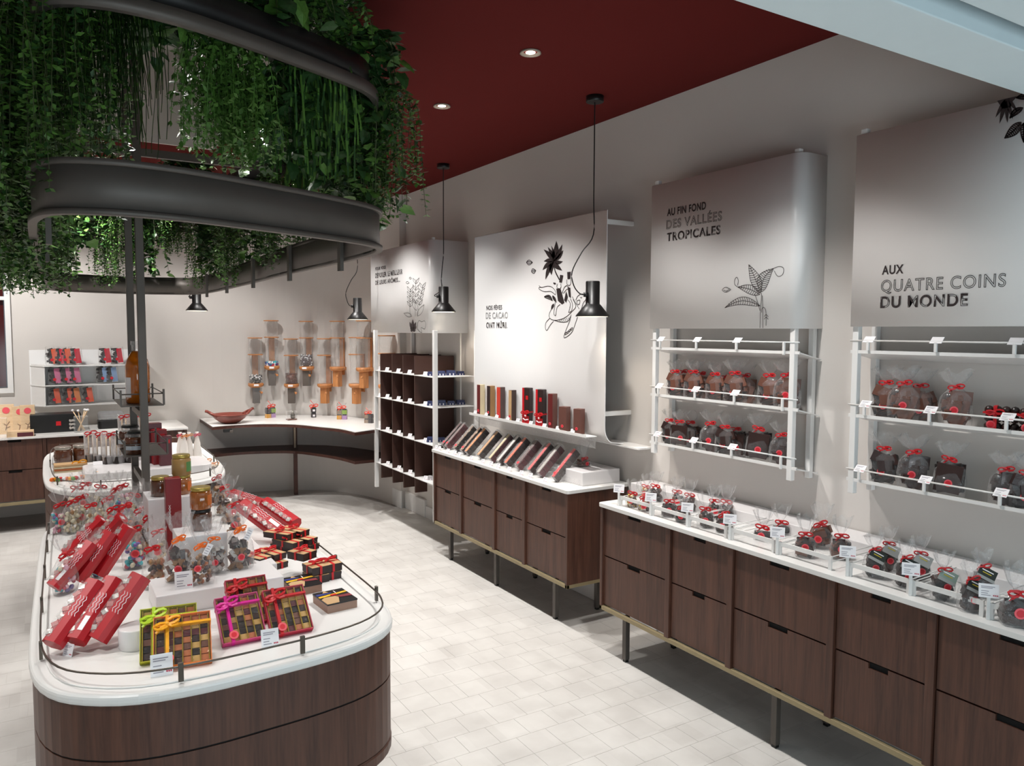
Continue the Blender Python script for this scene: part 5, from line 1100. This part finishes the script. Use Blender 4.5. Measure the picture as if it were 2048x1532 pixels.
# island bags
def ib(kind, w, d_, hf, ht, rib=None, seed=1, stk=True): return Proto(mk_bag(kind, w, d_, hf, ht, rib, stk, seed, tieh=hf+0.03))
CAND = [ib('candy', 0.085, 0.06, 0.105, 0.21, ORG, 61+i) for i in range(2)]
CAND2 = ib('almond', 0.085, 0.06, 0.10, 0.22, ORG, 66)
def card_on(o, y=0.05):
    m = MB(); m.M = Matrix.Translation((0.022, -0.034, 0.12)) @ Matrix.Rotation(0.5, 4, 'Y'); m.bx(-0.009, 0.009, -0.001, 0.001, -0.02, 0.02, 0)
    for k in range(4): m.bx(-0.006, 0.005, -0.0014, -0.001, -0.014+0.008*k, -0.012+0.008*k, 1)
    m.build('hang_tag', [CARD, CARDINK], o)
ZR = 0.822
for k, (px, py, pr, lab, sc) in enumerate(((362, 1163, CAND[0], 'large clear candy bag with round sticker, leftmost on low riser', 1.0), (404, 1168, CAND2, 'clear bag of nut chocolates with hang tag, front middle on low riser', 0.92), (430, 1148, CAND[1], 'narrow clear candy bag behind the middle one on low riser', 0.85), (481, 1138, CAND[0], 'clear candy bag standing alone at right on low riser', 0.98))):
    o = pr.put(oz(px, py, ZR)+Vector((0, 0.012, 0)), -0.25+0.1*k, lab, None, sc)
    if k in (1, 3): card_on(o)
SM = {k: [ib(k, 0.062, 0.045, 0.085, 0.165, RED, 81+i, stk=(i == 0)) for i in range(2)] for k in ('blue', 'mixed', 'pale', 'almond', 'candy', 'clear')}
IS = [(270, 1138, 'blue', 1.05, 'turquoise sugared almonds standing before the red cartons'), (132, 1188, 'mixed', 0.95, 'pink and blue sugared almonds by the left rail'), (186, 1158, 'blue', 0.85, 'turquoise sugared almonds between the red cartons'), (312, 1178, 'almond', 1.0, 'grey almonds left of the low riser'),
      (120, 1068, 'mixed', 0.9, 'dark mixed sweets, leftmost in back cluster'), (145, 1068, 'pale', 1.0, 'pale almonds, second in back cluster'), (170, 1060, 'pale', 1.05, 'pale almonds, third in back cluster'), (187, 1072, 'pale', 0.95, 'pale almonds before the third in back cluster'), (214, 1062, 'pale', 1.0, 'pale almonds with dark leaf tag in back cluster'),
      (155, 1035, 'clear', 1.0, 'silvery sweets, high at back left'), (178, 1030, 'clear', 1.05, 'silvery sweets beneath the rear island edge'), (205, 1032, 'clear', 1.0, 'silvery sweets with hanging red ribbon at back'), (232, 1050, 'blue', 1.15, 'tall turquoise and red sweets at back centre'), (248, 1030, 'mixed', 1.0, 'mixed sweets beside the steel post base'),
      (258, 1085, 'almond', 1.1, 'grey brown almonds behind the turquoise bag'), (285, 1095, 'almond', 1.1, 'grey almonds with red bow in centre cluster'), (300, 1062, 'mixed', 1.1, 'lilac sweets under the red upright box'), (322, 1102, 'mixed', 1.15, 'blue lilac sweets with orange bow behind candy bag'), (328, 1082, 'clear', 1.0, 'clear wrapped sweets before the tallest block'),
      (448, 1030, 'almond', 0.95, 'nut chocolates right of the honey jars'), (462, 1045, 'candy', 1.0, 'brown sweets right of the jars, nearer one'), (438, 1010, 'candy', 1.0, 'brown sweets behind the honey jars'), (470, 1075, 'almond', 1.0, 'nut chocolates behind the rightmost candy bag'),
      (298, 1112, 'almond', 1.1, 'grey brown almonds just behind the leftmost candy bag'), (342, 1085, 'almond', 1.05, 'grey almonds before the upright red box'), (276, 1052, 'clear', 1.0, 'silvery sweets left of the tallest block'), (318, 1130, 'clear', 0.9, 'clear wrapped sweets at left end of low riser'), (225, 1085, 'mixed', 1.0, 'violet sweets leaning near the third row of cartons')]
for k, (px, py, kd, sc, lab) in enumerate(IS):
    SM[kd][k % 2].put(oz(px, py, ZI)+Vector((0, 0.01, 0)), 0.5*sin(k*1.7)-0.1, 'cellophane bag of '+lab, 'small tied bags on the front island', sc*1.18)
# jars
def mk_jar(body, lid, lab=None, r=0.034, h=0.07, name='jar'):
    def f():
        t = thing(name, '', 'jar'); MB().lathe([(r*0.9, 0), (r, 0.004), (r, h*0.80), (r*0.86, h*0.88)], 24).build('jar_body', body, t); MB().lathe([(r*0.90, 0), (r*0.93, 0.002), (r*0.93, h*0.15), (r*0.86, h*0.17)], 24, (0, 0, h*0.88)).build('lid', lid, t)
        if lab:
            m = MB(); n = 8
            for i in range(n+1):
                a_ = -pi/2+0.3+0.9*i/n; m.vt((r*1.01*cos(a_), r*1.01*sin(a_), h*0.2), (r*1.01*cos(a_), r*1.01*sin(a_), h*0.7))
            for i in range(n): m.fc((2*i, 2*i+2, 2*i+3, 2*i+1))
            m.build('label', lab, t)
        return t
    return f
ol = mat('orange_label', (206, 110, 50), 0.5); gl_ = mat('green_label', (90, 140, 80), 0.5); ss = mat('sesame_paste', (160, 124, 74), 0.3, var=0.1)
J = [Proto(mk_jar(JAR, LID, ol)), Proto(mk_jar(JARD, BLID)), Proto(mk_jar(JARD, LID)), Proto(mk_jar(ss, LID, gl_, h=0.075))]
pj = oz(404, 1060, zb_); J[1].put((pj.x, pj.y+0.01, zb_), 0, 'dark jar with black lid, lower one on middle white block', None, 0.98)
J[0].put((pj.x, pj.y+0.01, zb_+0.0715), 0.2, 'honey coloured jar with brass lid and orange label, upper one on middle block', None, 1.0)
J[2].put((pj.x-0.004, pj.y+0.11, ZI), 0, 'amber jar with brass lid behind the stacked honey jars'); 
pj2 = oz(400, 1010, zb_+0.07); J[0].put((RB[1].x-0.045, 2.80, ZI+0.0), 0, 'amber jar standing low behind middle block'); J[0].put((RB[1].x-0.045, 2.80, ZI+0.072), 0.4, 'amber jar with brass lid just behind the upper honey jar')
pc1 = oz(322, 992, zc_); pc2 = oz(365, 985, zc_)
J[2].put((pc1.x, 3.11, zc_), 0, 'brown jar with brass lid at left on tallest block'); J[0].put((pc2.x-0.004, 3.11, zc_), 0.2, 'amber jar with brass lid at right on tallest block'); J[3].put((pc2.x-0.004, 3.11, zc_+0.0715), 0.1, 'pale spread jar with green label, highest of the brass lidded jars', None, 1.0)
t = thing('upright_carton', 'tall dark red upright box with white print before the tallest block', 'box', (oy(346, 1010, 2.98).x, 2.98, ZI)); h_ = oy(346, 955, 2.98).z-ZI
MB().bx(-0.026, 0.026, -0.022, 0.022, 0, h_).build('box_body', WINE, t, bev=0.002)
m = MB()
for k in range(6): a_ = 0.006*(-1)**k; m.tube([(-0.014+a_*.5, -0.0225, h_*0.45+0.012*k), (-0.014-a_*.5, -0.0225, h_*0.45+0.012*(k+1))], 0.0008, 4).tube([(-0.014-a_*.5, -0.0225, h_*0.45+0.012*k), (-0.014+a_*.5, -0.0225, h_*0.45+0.012*(k+1))], 0.0008, 4)
m.build('wave_print', CARD, t)

# ================================================================ REAR ISLAND GOODS
block(0.17, 0.84, 4.78, 5.15, ZI, 0.80, 'wide white rounded riser on the rear island', 0.06)
block(0.35, 0.62, 5.18, 5.45, ZI, 0.90, 'second taller white riser on the rear island')
JB = Proto(mk_jar(JARD, mat('tin_lid', (176, 170, 160), 0.3, 0.7), r=0.05, h=0.105)); p = oz(128, 935, ZI)
JB.put((p.x, p.y+0.14, ZI+0.0), 0, 'dark glass jar with tin lid, left one on rear island'); JB.put((p.x+0.10, p.y+0.18, ZI), 0, 'dark glass jar with tin lid, right one on rear island')
t = thing('nougat_pack', 'striped pale nougat slabs with yellow bow on rear island', 'pack', (oz(142, 945, ZI).x, oz(142, 945, ZI).y+0.06, ZI), 0.03)
for i in range(4): MB().bx(-0.085, 0.085, -0.05+0.0*i, 0.05, i*0.012, i*0.012+0.010).build('slab', (NUT[1], CH[3], NUT[1], KRAFT)[i], t)
m = MB(); m.M = Matrix.Translation((0.045, -0.02, 0.052)); bow(m, (0, 0, 0), 0.05); m.build('bow', YEL, t)
t = thing('candied_fruit_strip', 'row of orange green and yellow wrapped sweets at edge of rear island', 'sweets', (oz(150, 962, ZI).x, oz(150, 962, ZI).y+0.03, ZI)); R = random.Random(5)
cols = [ORG, YEL, mat('green_foil', (90, 150, 60), 0.4), RED, CARD]
for i in range(16): MB().ell((-0.11+0.0145*i, R.uniform(-.02, .02), 0.012), (0.014, 0.011, 0.011), 0, (0, R.uniform(0, 1), R.uniform(0, 3)), 7, 5).build('sweet', cols[i % 5], t)
m = MB(); bow(m, (0.09, -0.01, 0.025), 0.05); m.build('bow', YEL, t)
def mk_cone():
    t = thing('lollipop_bag', '', 'bag'); m = MB(); m.prism([(-0.022, -0.018), (0.022, -0.018), (0.022, 0.018), (-0.022, 0.018)], 0, 0.03); m.tube([(-0.008, 0, 0.03), (-0.008, 0, 0.11)], 0.003, 5, 1).tube([(0.008, 0, 0.03), (0.008, 0, 0.11)], 0.003, 5, 1); m.build('chocolate_cube', [CH[2], PINE], t)
    m = MB(); m.lathe([(0.030, 0), (0.034, 0.03), (0.036, 0.125), (0.030, 0.13)], 12, cap=False, sx=0.72, sy=0.8); m.build('cellophane', film('frosted_bag', (1, .97, .97), 0.28, 0.2) if 'frb' not in MATS else MATS['frb'], t)
    s = MB(); bow(s, (0, -0.026, 0.125), 0.03); s.build('ribbon', RED, t); return t
FRB = film('frosted_bag', (1, .97, .97), 0.28, 0.2); MATS['frb'] = FRB
LP = Proto(mk_cone)
for k, (px, py, dz) in enumerate(((183, 924, 0.04), (200, 926, 0.04), (218, 928, 0.04), (238, 927, 0.04), (262, 925, 0.04))):
    p = oz(px, py, ZI+dz); LP.put((p.x, p.y+0.02, ZI+dz), 0.2*k, 'clear lollipop bag with chocolate cubes, %s from left on white riser' % ORD[k], 'lollipop bags', 1.45)
for k, px in enumerate((204, 222, 240)): p = oy(px, 890, 5.30); LP.put((max(0.37, p.x+0.12), 5.25, 0.90), 0.3*k, 'clear lollipop bag with red bow, %s on the taller rear riser' % ORD[k], 'upper lollipop bags', 1.35)
SLM = [Proto(lambda c=c: (lambda t: (MB().bx(-0.03, 0.03, -0.02, 0.02, 0, 0.16).build('box_body', c, t, bev=0.002), MB().bx(0.002, 0.020, -0.021, -0.02, 0.12, 0.14).build('emblem', RED, t), t)[2])(thing('tall_box', '', 'box'))) for c in (CH[5], WINE)]
for k, (px, yy, z0, sc) in enumerate(((306, 5.02, 0.80, 1.5), (318, 4.95, 0.80, 1.3), (330, 4.88, 0.80, 1.1))):
    p = oy(px, 880, yy); SLM[k % 2].put((p.x, yy, z0), 0.1, 'tall dark red box, %s from left behind the tray stand on rear island' % ORD[k], 'tall dark red boxes', sc)
def mk_twist(c):
    def f():
        t = thing('paper_cone', '', 'cone'); MB().lathe([(0.026, 0), (0.028, 0.01), (0.020, 0.09), (0.006, 0.145), (0.012, 0.165)], 14).build('paper', mat('translucent_paper', (226, 220, 214), 0.5), t); m = MB(); bow(m, (0, -0.008, 0.148), 0.03); m.build('ribbon', c, t); return t
    return f
TWR, TWO = Proto(mk_twist(mat('rose_ribbon', (216, 60, 90), 0.4))), Proto(mk_twist(mat('peach_ribbon', (230, 150, 90), 0.4)))
for k, (px, py, pr) in enumerate(((362, 915, TWR), (370, 917, TWO), (380, 915, TWO), (396, 914, TWR))):
    p = oz(px, py, ZI); pr.put((p.x, p.y+0.02, ZI), 0, 'white paper cone with small bow, %s from left on rear island' % ORD[k], 'paper cones', 1.0)
def mk_flat(c):
    def f():
        t = thing('flat_sachet', '', 'sachet'); m = MB(); m.prism(rrect(-0.09, 0.09, -0.035, 0.035, 0.012, 3), 0, 0.009); m.build('sachet_body', c, t, bev=0.003); m = MB(); bow(m, (0.07, 0, 0.012), 0.04); m.build('ribbon', mat('peach_ribbon', (230, 150, 90), 0.4), t); return t
    return f
SC1 = Proto(mk_flat(mat('cream_sachet', (226, 208, 186), 0.5, var=0.2))); SC2 = Proto(mk_flat(mat('rose_sachet', (214, 150, 150), 0.5, var=0.3)))
for k, (px, py, pr, dz) in enumerate(((395, 925, SC1, 0), (400, 935, SC2, 0), (410, 938, SC1, 0.010), (330, 940, SC2, 0), (322, 946, SC1, 0))):
    p = oz(px, py, ZI); pr.put((p.x, p.y+0.02, ZI+dz), 0.3*k-0.3, 'flat cream or rose sachet, %s one lying on rear island' % ORD[k], 'flat sachets', 0.9)
SACH = Proto(lambda: (lambda t: (MB().bx(-0.07, 0.07, -0.03, 0.03, 0, 0.012, 0).bx(0.0, 0.05, -0.02, 0.02, 0.012, 0.016, 1).build('pack_body', [REDBOX, ORG], t, bev=0.002), t)[1])(thing('red_flat_pack', '', 'pack')))
for k, px in enumerate((222, 248, 262)): p = oz(px, 957-5*k, ZI); SACH.put((p.x, p.y+0.01, ZI), 0.1*k, 'flat red pack, %s from left at front edge of rear island' % ORD[k], 'flat red packs', 0.8)
Proto(mk_card(0.05, 0.04, 0, tilt=0.5, blank=True)).put(oz(318, 925, ZI+0.04), 0.2, 'blank white card on riser of the rear island')
Proto(mk_card(0.05, 0.03, 0, tilt=0.9, blank=True)).put(oz(196, 930, ZI+0.04), 0.0, 'blank white card before lollipop bags on rear island')

# ================================================================ HANGING PLANTER FRAME
ring = [(-0.018, 2.60), (-0.008, 2.38), (0.035, 2.245), (0.16, 2.185), (0.33, 2.20), (0.52, 2.27), (0.70, 2.35), (0.86, 2.43), (0.975, 2.51), (1.05, 2.64), (1.082, 2.86), (1.088, 3.30), (1.085, 4.1), (1.11, 5.0), (1.12, 6.2), (1.09, 6.62), (0.98, 6.82), (0.575, 6.93), (0.15, 6.78), (0.05, 6.5), (0.022, 5.6), (0.0, 4.4), (-0.015, 3.3)]
RG = smooth(ring, 4); t = thing('planter_frame', 'blackened steel oval frame with two rings hanging over islands on square posts', 'frame', (0.53, 4.4, 1.885)); offr = Matrix.Translation((-0.53, -4.4, -1.885))
def B4(): m = MB(); m.M = offr; return m
m = B4(); m.sheet(RG, 1.892, 2.022, 0.012, closed=True); m.build('lower_band', STEEL, t)
o1 = [tuple(p) for p in offset(RG, -0.010)]
m = B4(); m.sheet(o1, 1.885, 1.900, 0.022, closed=True); m.sheet(o1, 2.008, 2.024, 0.022, closed=True); m.build('band_lip', STEEL, t)
m = B4(); m.sheet(RG, 2.392, 2.432, 0.02, closed=True); m.build('upper_band', STEEL, t)
for px in (680, 578, 505, 452, 412):
    y = ox(px, 540, 1.06).y; m = B4(); m.bx(1.055, 1.070, y-0.018, y+0.018, 1.845, 2.02); m.build('strap', STEEL, t)
for y in (2.62, 3.3, 4.4, 5.8): m = B4(); m.bx(0.015, 0.030, y-0.018, y+0.018, 1.845, 2.02); m.build('strap', STEEL, t)
for x, y in ((0.392, 3.955), (0.390, 4.44)): m = B4(); m.bx(x-0.017, x+0.017, y-0.017, y+0.017, 0.0, CZT-0.003); m.build('post', STEEL, t, bev=0.002)
for y in (3.955, 4.44): m = B4(); m.bx(-0.005, 1.08, y-0.012, y+0.012, 2.395, 2.43); m.build('cross_bar', STEEL, t)
for x, y in ((0.62, 2.45), (0.10, 2.9), (1.0, 3.2), (0.6, 6.7), (0.08, 5.6), (1.06, 5.4)): m = B4(); m.bx(x-0.01, x+0.01, y-0.01, y+0.01, 2.43, (CZT if y < CY1 else CEIL)-0.003); m.build('hanger', STEEL, t)
for y in (3.97,): m = B4(); m.bx(0.380, 0.402, y, 4.425, 0.855, 0.885); m.build('side_bar', STEEL, t); m = B4(); m.bx(0.380, 0.402, y, 4.425, 1.18, 1.21); m.build('side_bar', STEEL, t)
def stray(z, x0, x1, y0, y1, nm):
    m = B4(); m.bx(x0, x1, y0, y1, z-0.004, z); tr = m.build('tray', STEEL, t)
    for (x, y) in ((x0, y0), (x1, y0), (x0, y1), (x1, y1)): m = B4(); m.bx(x-0.004, x+0.004, y-0.008, y+0.008, z, z+0.075); m.build('tray_post', STEEL, tr)
    m = B4(); m.tube([(x0, y0, z+0.055), (x1, y0, z+0.055), (x1, y1, z+0.055), (x0, y1, z+0.055)], 0.003, 6, closed=True); m.build('tray_rail', STEEL, tr)
za = oy(290, 811, 3.975).z; zb2 = oy(290, 911, 3.975).z
xa, xb = oy(242, 811, 3.975).x, oy(328, 811, 3.975).x
stray(za, xa, xb, 3.975, 4.42, 'u'); stray(zb2, xa+0.01, xb+0.01, 3.975, 4.42, 'l')
# plants trough under the upper ring
m = B4(); TRG = offset(RG, 0.03); m.sheet([tuple(p) for p in TRG], 2.44, 2.52, 0.11, closed=True); m.build('plant_trough', BLACK, t)
# bottle and jars on the trays
t = thing('liqueur_bottle', 'glass bottle of orange liqueur on upper tray behind the steel post', 'bottle', (oy(277, 800, 4.13).x, 4.14, za))
r_ = 0.055; hb = oy(277, 682, 4.14).z-za
MB().lathe([(r_*0.9, 0), (r_, 0.006), (r_, hb*0.60), (r_*0.86, hb*0.70), (r_*0.55, hb*0.80), (r_*0.42, hb*0.84)], 28).build('liqueur', OIL, t)
MB().lathe([(r_*0.43, hb*0.84), (r_*0.42, hb*0.93), (r_*0.5, hb*0.94), (r_*0.5, hb)], 24, cap=False).build('neck', GLASS, t)
m = MB(); n = 6
for i in range(n+1): a_ = pi+0.2+0.7*i/n; m.vt((r_*1.01*cos(a_), r_*1.01*sin(a_), hb*0.1), (r_*1.01*cos(a_), r_*1.01*sin(a_), hb*0.42))
for i in range(n): m.fc((2*i, 2*i+2, 2*i+3, 2*i+1))
m.build('label', CARD, t)
def mk_clip():
    t = thing('preserving_jar', '', 'jar'); MB().lathe([(0.052, 0), (0.055, 0.004), (0.055, 0.075), (0.048, 0.088)], 24, mis=[0, 0, 0]).build('jar_body', JARD, t); MB().lathe([(0.05, 0), (0.05, 0.012)], 24, (0, 0, 0.090)).build('glass_collar', GLASS, t); MB().lathe([(0.040, 0), (0.042, 0.006), (0.036, 0.013)], 24, (0, 0, 0.103)).build('lid', BLID, t)
    m = MB(); m.lathe([(0.0565, 0.025), (0.0565, 0.045)], 24, cap=False); m.build('label_band', mat('silver_blue_label', (170, 180, 188), 0.4), t); return t
PJ = Proto(mk_clip)
PJ.put((oy(272, 890, 4.06).x, 4.06, zb2), 0, 'round preserving jar with black lid at front of lower tray', 'preserving jars', 0.95); PJ.put((oy(262, 880, 4.25).x, 4.28, zb2), 0, 'round preserving jar with black lid at back of lower tray', 'preserving jars', 1.0)
# small spotlights inside the ring
def mk_spot(sl=0.9):
    t = thing('track_spotlight', '', 'spotlight'); MB().lathe([(0.022, 0), (0.022, 0.06), (0.012, 0.07)], 18).build('housing', BLACK, t); MB().lathe([(0.016, -0.002), (0.014, -0.001)], 16).build('lens', GLOW, t); MB().tube([(0, 0, 0.07), (0, 0, sl)], 0.006, 6).build('stem', BLACK, t); return t
for k, (px, py, yy) in enumerate(((458, 103, 3.1), (133, 268, 3.6), (630, 212, 3.9), (122, 160, 3.0))):
    p = oy(px, py, yy); zz = min(p.z, 2.44); Proto(lambda zz=zz: mk_spot(CZT-zz)).put((p.x, yy, zz), 0, 'small black spotlight with bright lens among the leaves, %s' % ('upper middle one', 'left lower one', 'right one', 'left upper one')[k], 'spotlights in the planter')

# ================================================================ PLANTS
def leaf(mb, p, d, up, L, Wd, mi=0, heart=False):
    d = d.normalized(); s = d.cross(up); s = s.normalized() if s.length > 1e-4 else Vector((1, 0, 0)); nrm = s.cross(d)
    if heart:
        b = mb.vt(p, p-d*L*0.08+s*Wd*0.32, p+d*L*0.28+s*Wd*0.5-nrm*L*0.05, p+d*L*0.68+s*Wd*0.28-nrm*L*0.08, p+d*L-nrm*L*0.15, p+d*L*0.68-s*Wd*0.28-nrm*L*0.08, p+d*L*0.28-s*Wd*0.5-nrm*L*0.05, p-d*L*0.08-s*Wd*0.32, p+d*L*0.5+nrm*L*0.04)
        for i in range(1, 7): mb.fc((b+8, b+i, b+i+1), mi, False)
        mb.fc((b+8, b, b+1), mi); mb.fc((b+8, b+7, b), mi)
    else:
        b = mb.vt(p, p+d*L*0.45+s*Wd*0.5, p+d*L, p+d*L*0.45-s*Wd*0.5); mb.fc((b, b+1, b+2), mi); mb.fc((b, b+2, b+3), mi)
def strand(R, L, spread, out):
    P = [Vector((0, 0, 0))]; a = R.uniform(0, 2*pi); v = Vector((cos(a)*spread, sin(a)*spread, 0.25)) + out*0.5; n = max(6, int(L/0.022)); p = Vector((R.uniform(-.09, .09), R.uniform(-.09, .09), 0)); P = [p.copy()]
    for i in range(n):
        v = v*0.80+Vector((R.uniform(-.12, .12), R.uniform(-.12, .12), -0.32)); p = p+v.normalized()*L/n; P.append(p.copy())
    return P
def foliage(kind, L, seed, n):
    R = random.Random(seed); mb = MB(); big = []
    for s_ in range(n):
        l = L*R.uniform(0.45, 1.0); P = strand(R, l, 0.7 if kind != 'grass' else 0.4, Vector((0, 0, 0)))
        if kind == 'grass':
            w = 0.0035
            for a, b_ in zip(P[:-1], P[1:]):
                sd = Vector((w, w*0.5, 0)); i = mb.vt(a-sd, a+sd, b_+sd*0.9, b_-sd*0.9); mb.fc((i, i+1, i+2, i+3), R.randrange(2), True)
            continue
        mb.tube(P[::2], 0.0012, 3, 3)
        for k, p in enumerate(P[1:]):
            for q in range(3 if kind == 'fern' else 1):
                d = Vector((R.uniform(-1, 1), R.uniform(-1, 1), R.uniform(-.7, .3))); up = Vector((R.uniform(-.5, .5), R.uniform(-.5, .5), 1))
                if kind == 'fern': leaf(mb, p, d, up, R.uniform(.016, .028), R.uniform(.010, .017), R.choice((0, 1, 1)))
                elif R.random() < 0.75:
                    L2 = R.uniform(.035, .06)
                    if len(big) < 0: pass
                    leaf(mb, p, d, up, L2, L2*0.8, R.choice((0, 0, 1)), True)
                    if R.random() < .12: big.append((p, d, L2))
    return mb, big
FM = {}
for kind, L, n in (('fern', 0.34, 100), ('fern', 0.62, 84), ('heart', 0.32, 46), ('heart', 0.55, 40), ('grass', 0.42, 190), ('fern', 0.20, 90)):
    for v_ in range(2):
        mb, _b = foliage(kind, L, len(FM)*13+5, n); me_o = mb.build('foliage', [LEAFD, LEAFM, LEAFL, STEM]); FM[(kind, L, v_)] = me_o.data; bpy.data.objects.remove(me_o)
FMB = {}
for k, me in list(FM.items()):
    m2 = me.copy(); m2.materials.clear(); [m2.materials.append(x) for x in (LEAFM, LEAFL, LEAFL, STEM)]; FMB[k] = m2  # lighter leaf colours paint in the spotlit look of the bright plants
lf = MB(); leaf(lf, Vector((0, 0, 0)), Vector((1, 0, -0.3)), Vector((0, 0, 1)), 1.0, 0.8, 0, True); lfo = lf.build('leaf', LEAFM); LEAFMESH = lfo.data; bpy.data.objects.remove(lfo)
lf = MB(); leaf(lf, Vector((0, 0, 0)), Vector((1, 0, -0.3)), Vector((0, 0, 1)), 1.0, 0.8, 0, True); lfo = lf.build('leaf', LEAFD); LEAFMESHD = lfo.data; bpy.data.objects.remove(lfo)
RL = random.Random(99); NP = [0]
def plant(x, y, z, kind, L, label, bright=False, nleaf=0, sc=1.0, zs=1.0, group='hanging plants in the planter'):
    NP[0] += 1; v_ = NP[0] % 2
    t = thing('hanging_plant', label, 'plant', (x, y, z), RL.uniform(0, 6.28), group)
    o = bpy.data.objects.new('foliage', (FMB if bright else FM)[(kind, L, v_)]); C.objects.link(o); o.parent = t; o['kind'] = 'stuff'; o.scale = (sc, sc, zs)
    for i in range(nleaf):
        lo = bpy.data.objects.new('leaf', LEAFMESH if RL.random() < .5 else LEAFMESHD); C.objects.link(lo); lo.parent = t
        a = RL.uniform(0, 2*pi); r = RL.uniform(0.08, 0.17)*sc; lo.location = (r*cos(a), r*sin(a), RL.uniform(-L*0.85*zs, 0.04)); lo.rotation_euler = (RL.uniform(-.5, .5), RL.uniform(0.2, 1.2), a); s = RL.uniform(.045, .075); lo.scale = (s, s, s)
    return t
ZP = 2.50
def side(i): return ('near the front', 'second along', 'third along', 'fourth along', 'fifth along', 'sixth along', 'seventh along', 'eighth along', 'ninth along', 'last at the far end')[i]
# front edge, inside of the upper ring
plant(0.06, 2.36, ZP, 'fern', 0.62, 'fine leaved trailing plant at front left corner of planter', nleaf=0)
plant(0.17, 2.34, ZP, 'grass', 0.42, 'long grassy trailing plant at front left of planter', zs=1.05)
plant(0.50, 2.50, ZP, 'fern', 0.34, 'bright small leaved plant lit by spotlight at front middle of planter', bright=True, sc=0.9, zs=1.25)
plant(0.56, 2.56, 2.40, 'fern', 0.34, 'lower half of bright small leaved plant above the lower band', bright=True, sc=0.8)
plant(0.68, 2.62, ZP-0.04, 'heart', 0.32, 'heart leaved plant with large leaves at front right of planter', nleaf=18, zs=1.2)
plant(0.80, 2.60, ZP, 'grass', 0.42, 'grassy trailing plant at front right of planter', zs=1.0)
plant(0.95, 2.70, ZP, 'heart', 0.55, 'heart leaved plant at front right corner of planter', nleaf=20)
plant(0.30, 2.46, ZP+0.05, 'heart', 0.32, 'dark heart leaved plant above the front gap of planter', nleaf=10, zs=0.5)
# left side
for i, (y, kd, L, zs_) in enumerate(((2.55, 'fern', 0.62, 1.0), (2.85, 'fern', 0.62, 1.1), (3.2, 'fern', 0.62, 1.15), (3.6, 'heart', 0.55, 1.1), (4.1, 'fern', 0.62, 1.2), (4.7, 'fern', 0.62, 1.2), (5.4, 'heart', 0.55, 1.1), (6.1, 'fern', 0.62, 1.1))):
    plant(-0.06, y, ZP-0.02, kd, L, 'green plant trailing down left side of planter, %s' % side(i), nleaf=(12 if kd == 'heart' else 0), sc=1.15, zs=zs_)
    plant(-0.18, y+0.15, ZP-0.05, 'fern', 0.62, 'fine green plant at outer left of planter, %s' % side(i), sc=1.1, zs=1.15) if i < 5 else None
# right side
for i, (y, kd, L, zs_) in enumerate(((2.75, 'fern', 0.62, 0.9), (3.05, 'heart', 0.55, 1.0), (3.5, 'grass', 0.42, 1.2), (4.0, 'fern', 0.62, 1.0), (4.6, 'heart', 0.55, 1.0), (5.2, 'fern', 0.62, 1.05), (5.9, 'heart', 0.55, 1.0), (6.4, 'fern', 0.62, 1.0))):
    plant(1.10, y, ZP, kd, L, 'green plant trailing down right side of planter, %s' % side(i), nleaf=(16 if kd == 'heart' else (10 if i < 2 else 0)), zs=zs_)
# far end
for i, (x, kd, L) in enumerate(((0.1, 'heart', 0.55), (0.3, 'heart', 0.32), (0.5, 'fern', 0.62), (0.7, 'heart', 0.55), (0.9, 'fern', 0.34))):
    plant(x, 6.75, ZP, kd, L, 'plant hanging at far end of planter, %s from left' % ORD[i], nleaf=(8 if kd == 'heart' else 0), zs=1.0)
for i, (x, y) in enumerate(((0.45, 5.4), (0.75, 4.9))): plant(x, y, 2.62, 'heart', 0.32, 'dark plant hanging inside the planter, %s one' % ORD[i], nleaf=0)
# bushy tops above the ring up to the ceiling
for i, (x, y) in enumerate(((0.0, 2.35), (0.2, 2.32), (0.42, 2.42), (0.62, 2.5), (0.82, 2.6), (1.0, 2.75), (1.08, 3.1), (1.1, 3.6), (-0.05, 2.7), (-0.12, 3.2), (-0.1, 3.9))):
    plant(x, y, 2.70, 'heart' if i % 2 else 'fern', 0.32 if i % 2 else 0.20, 'dark bushy plant on top of planter rim, %s from front left' % ORD[i], sc=1.2, zs=0.85, nleaf=(8 if i % 2 else 0), group='bushy plants on the planter rim')
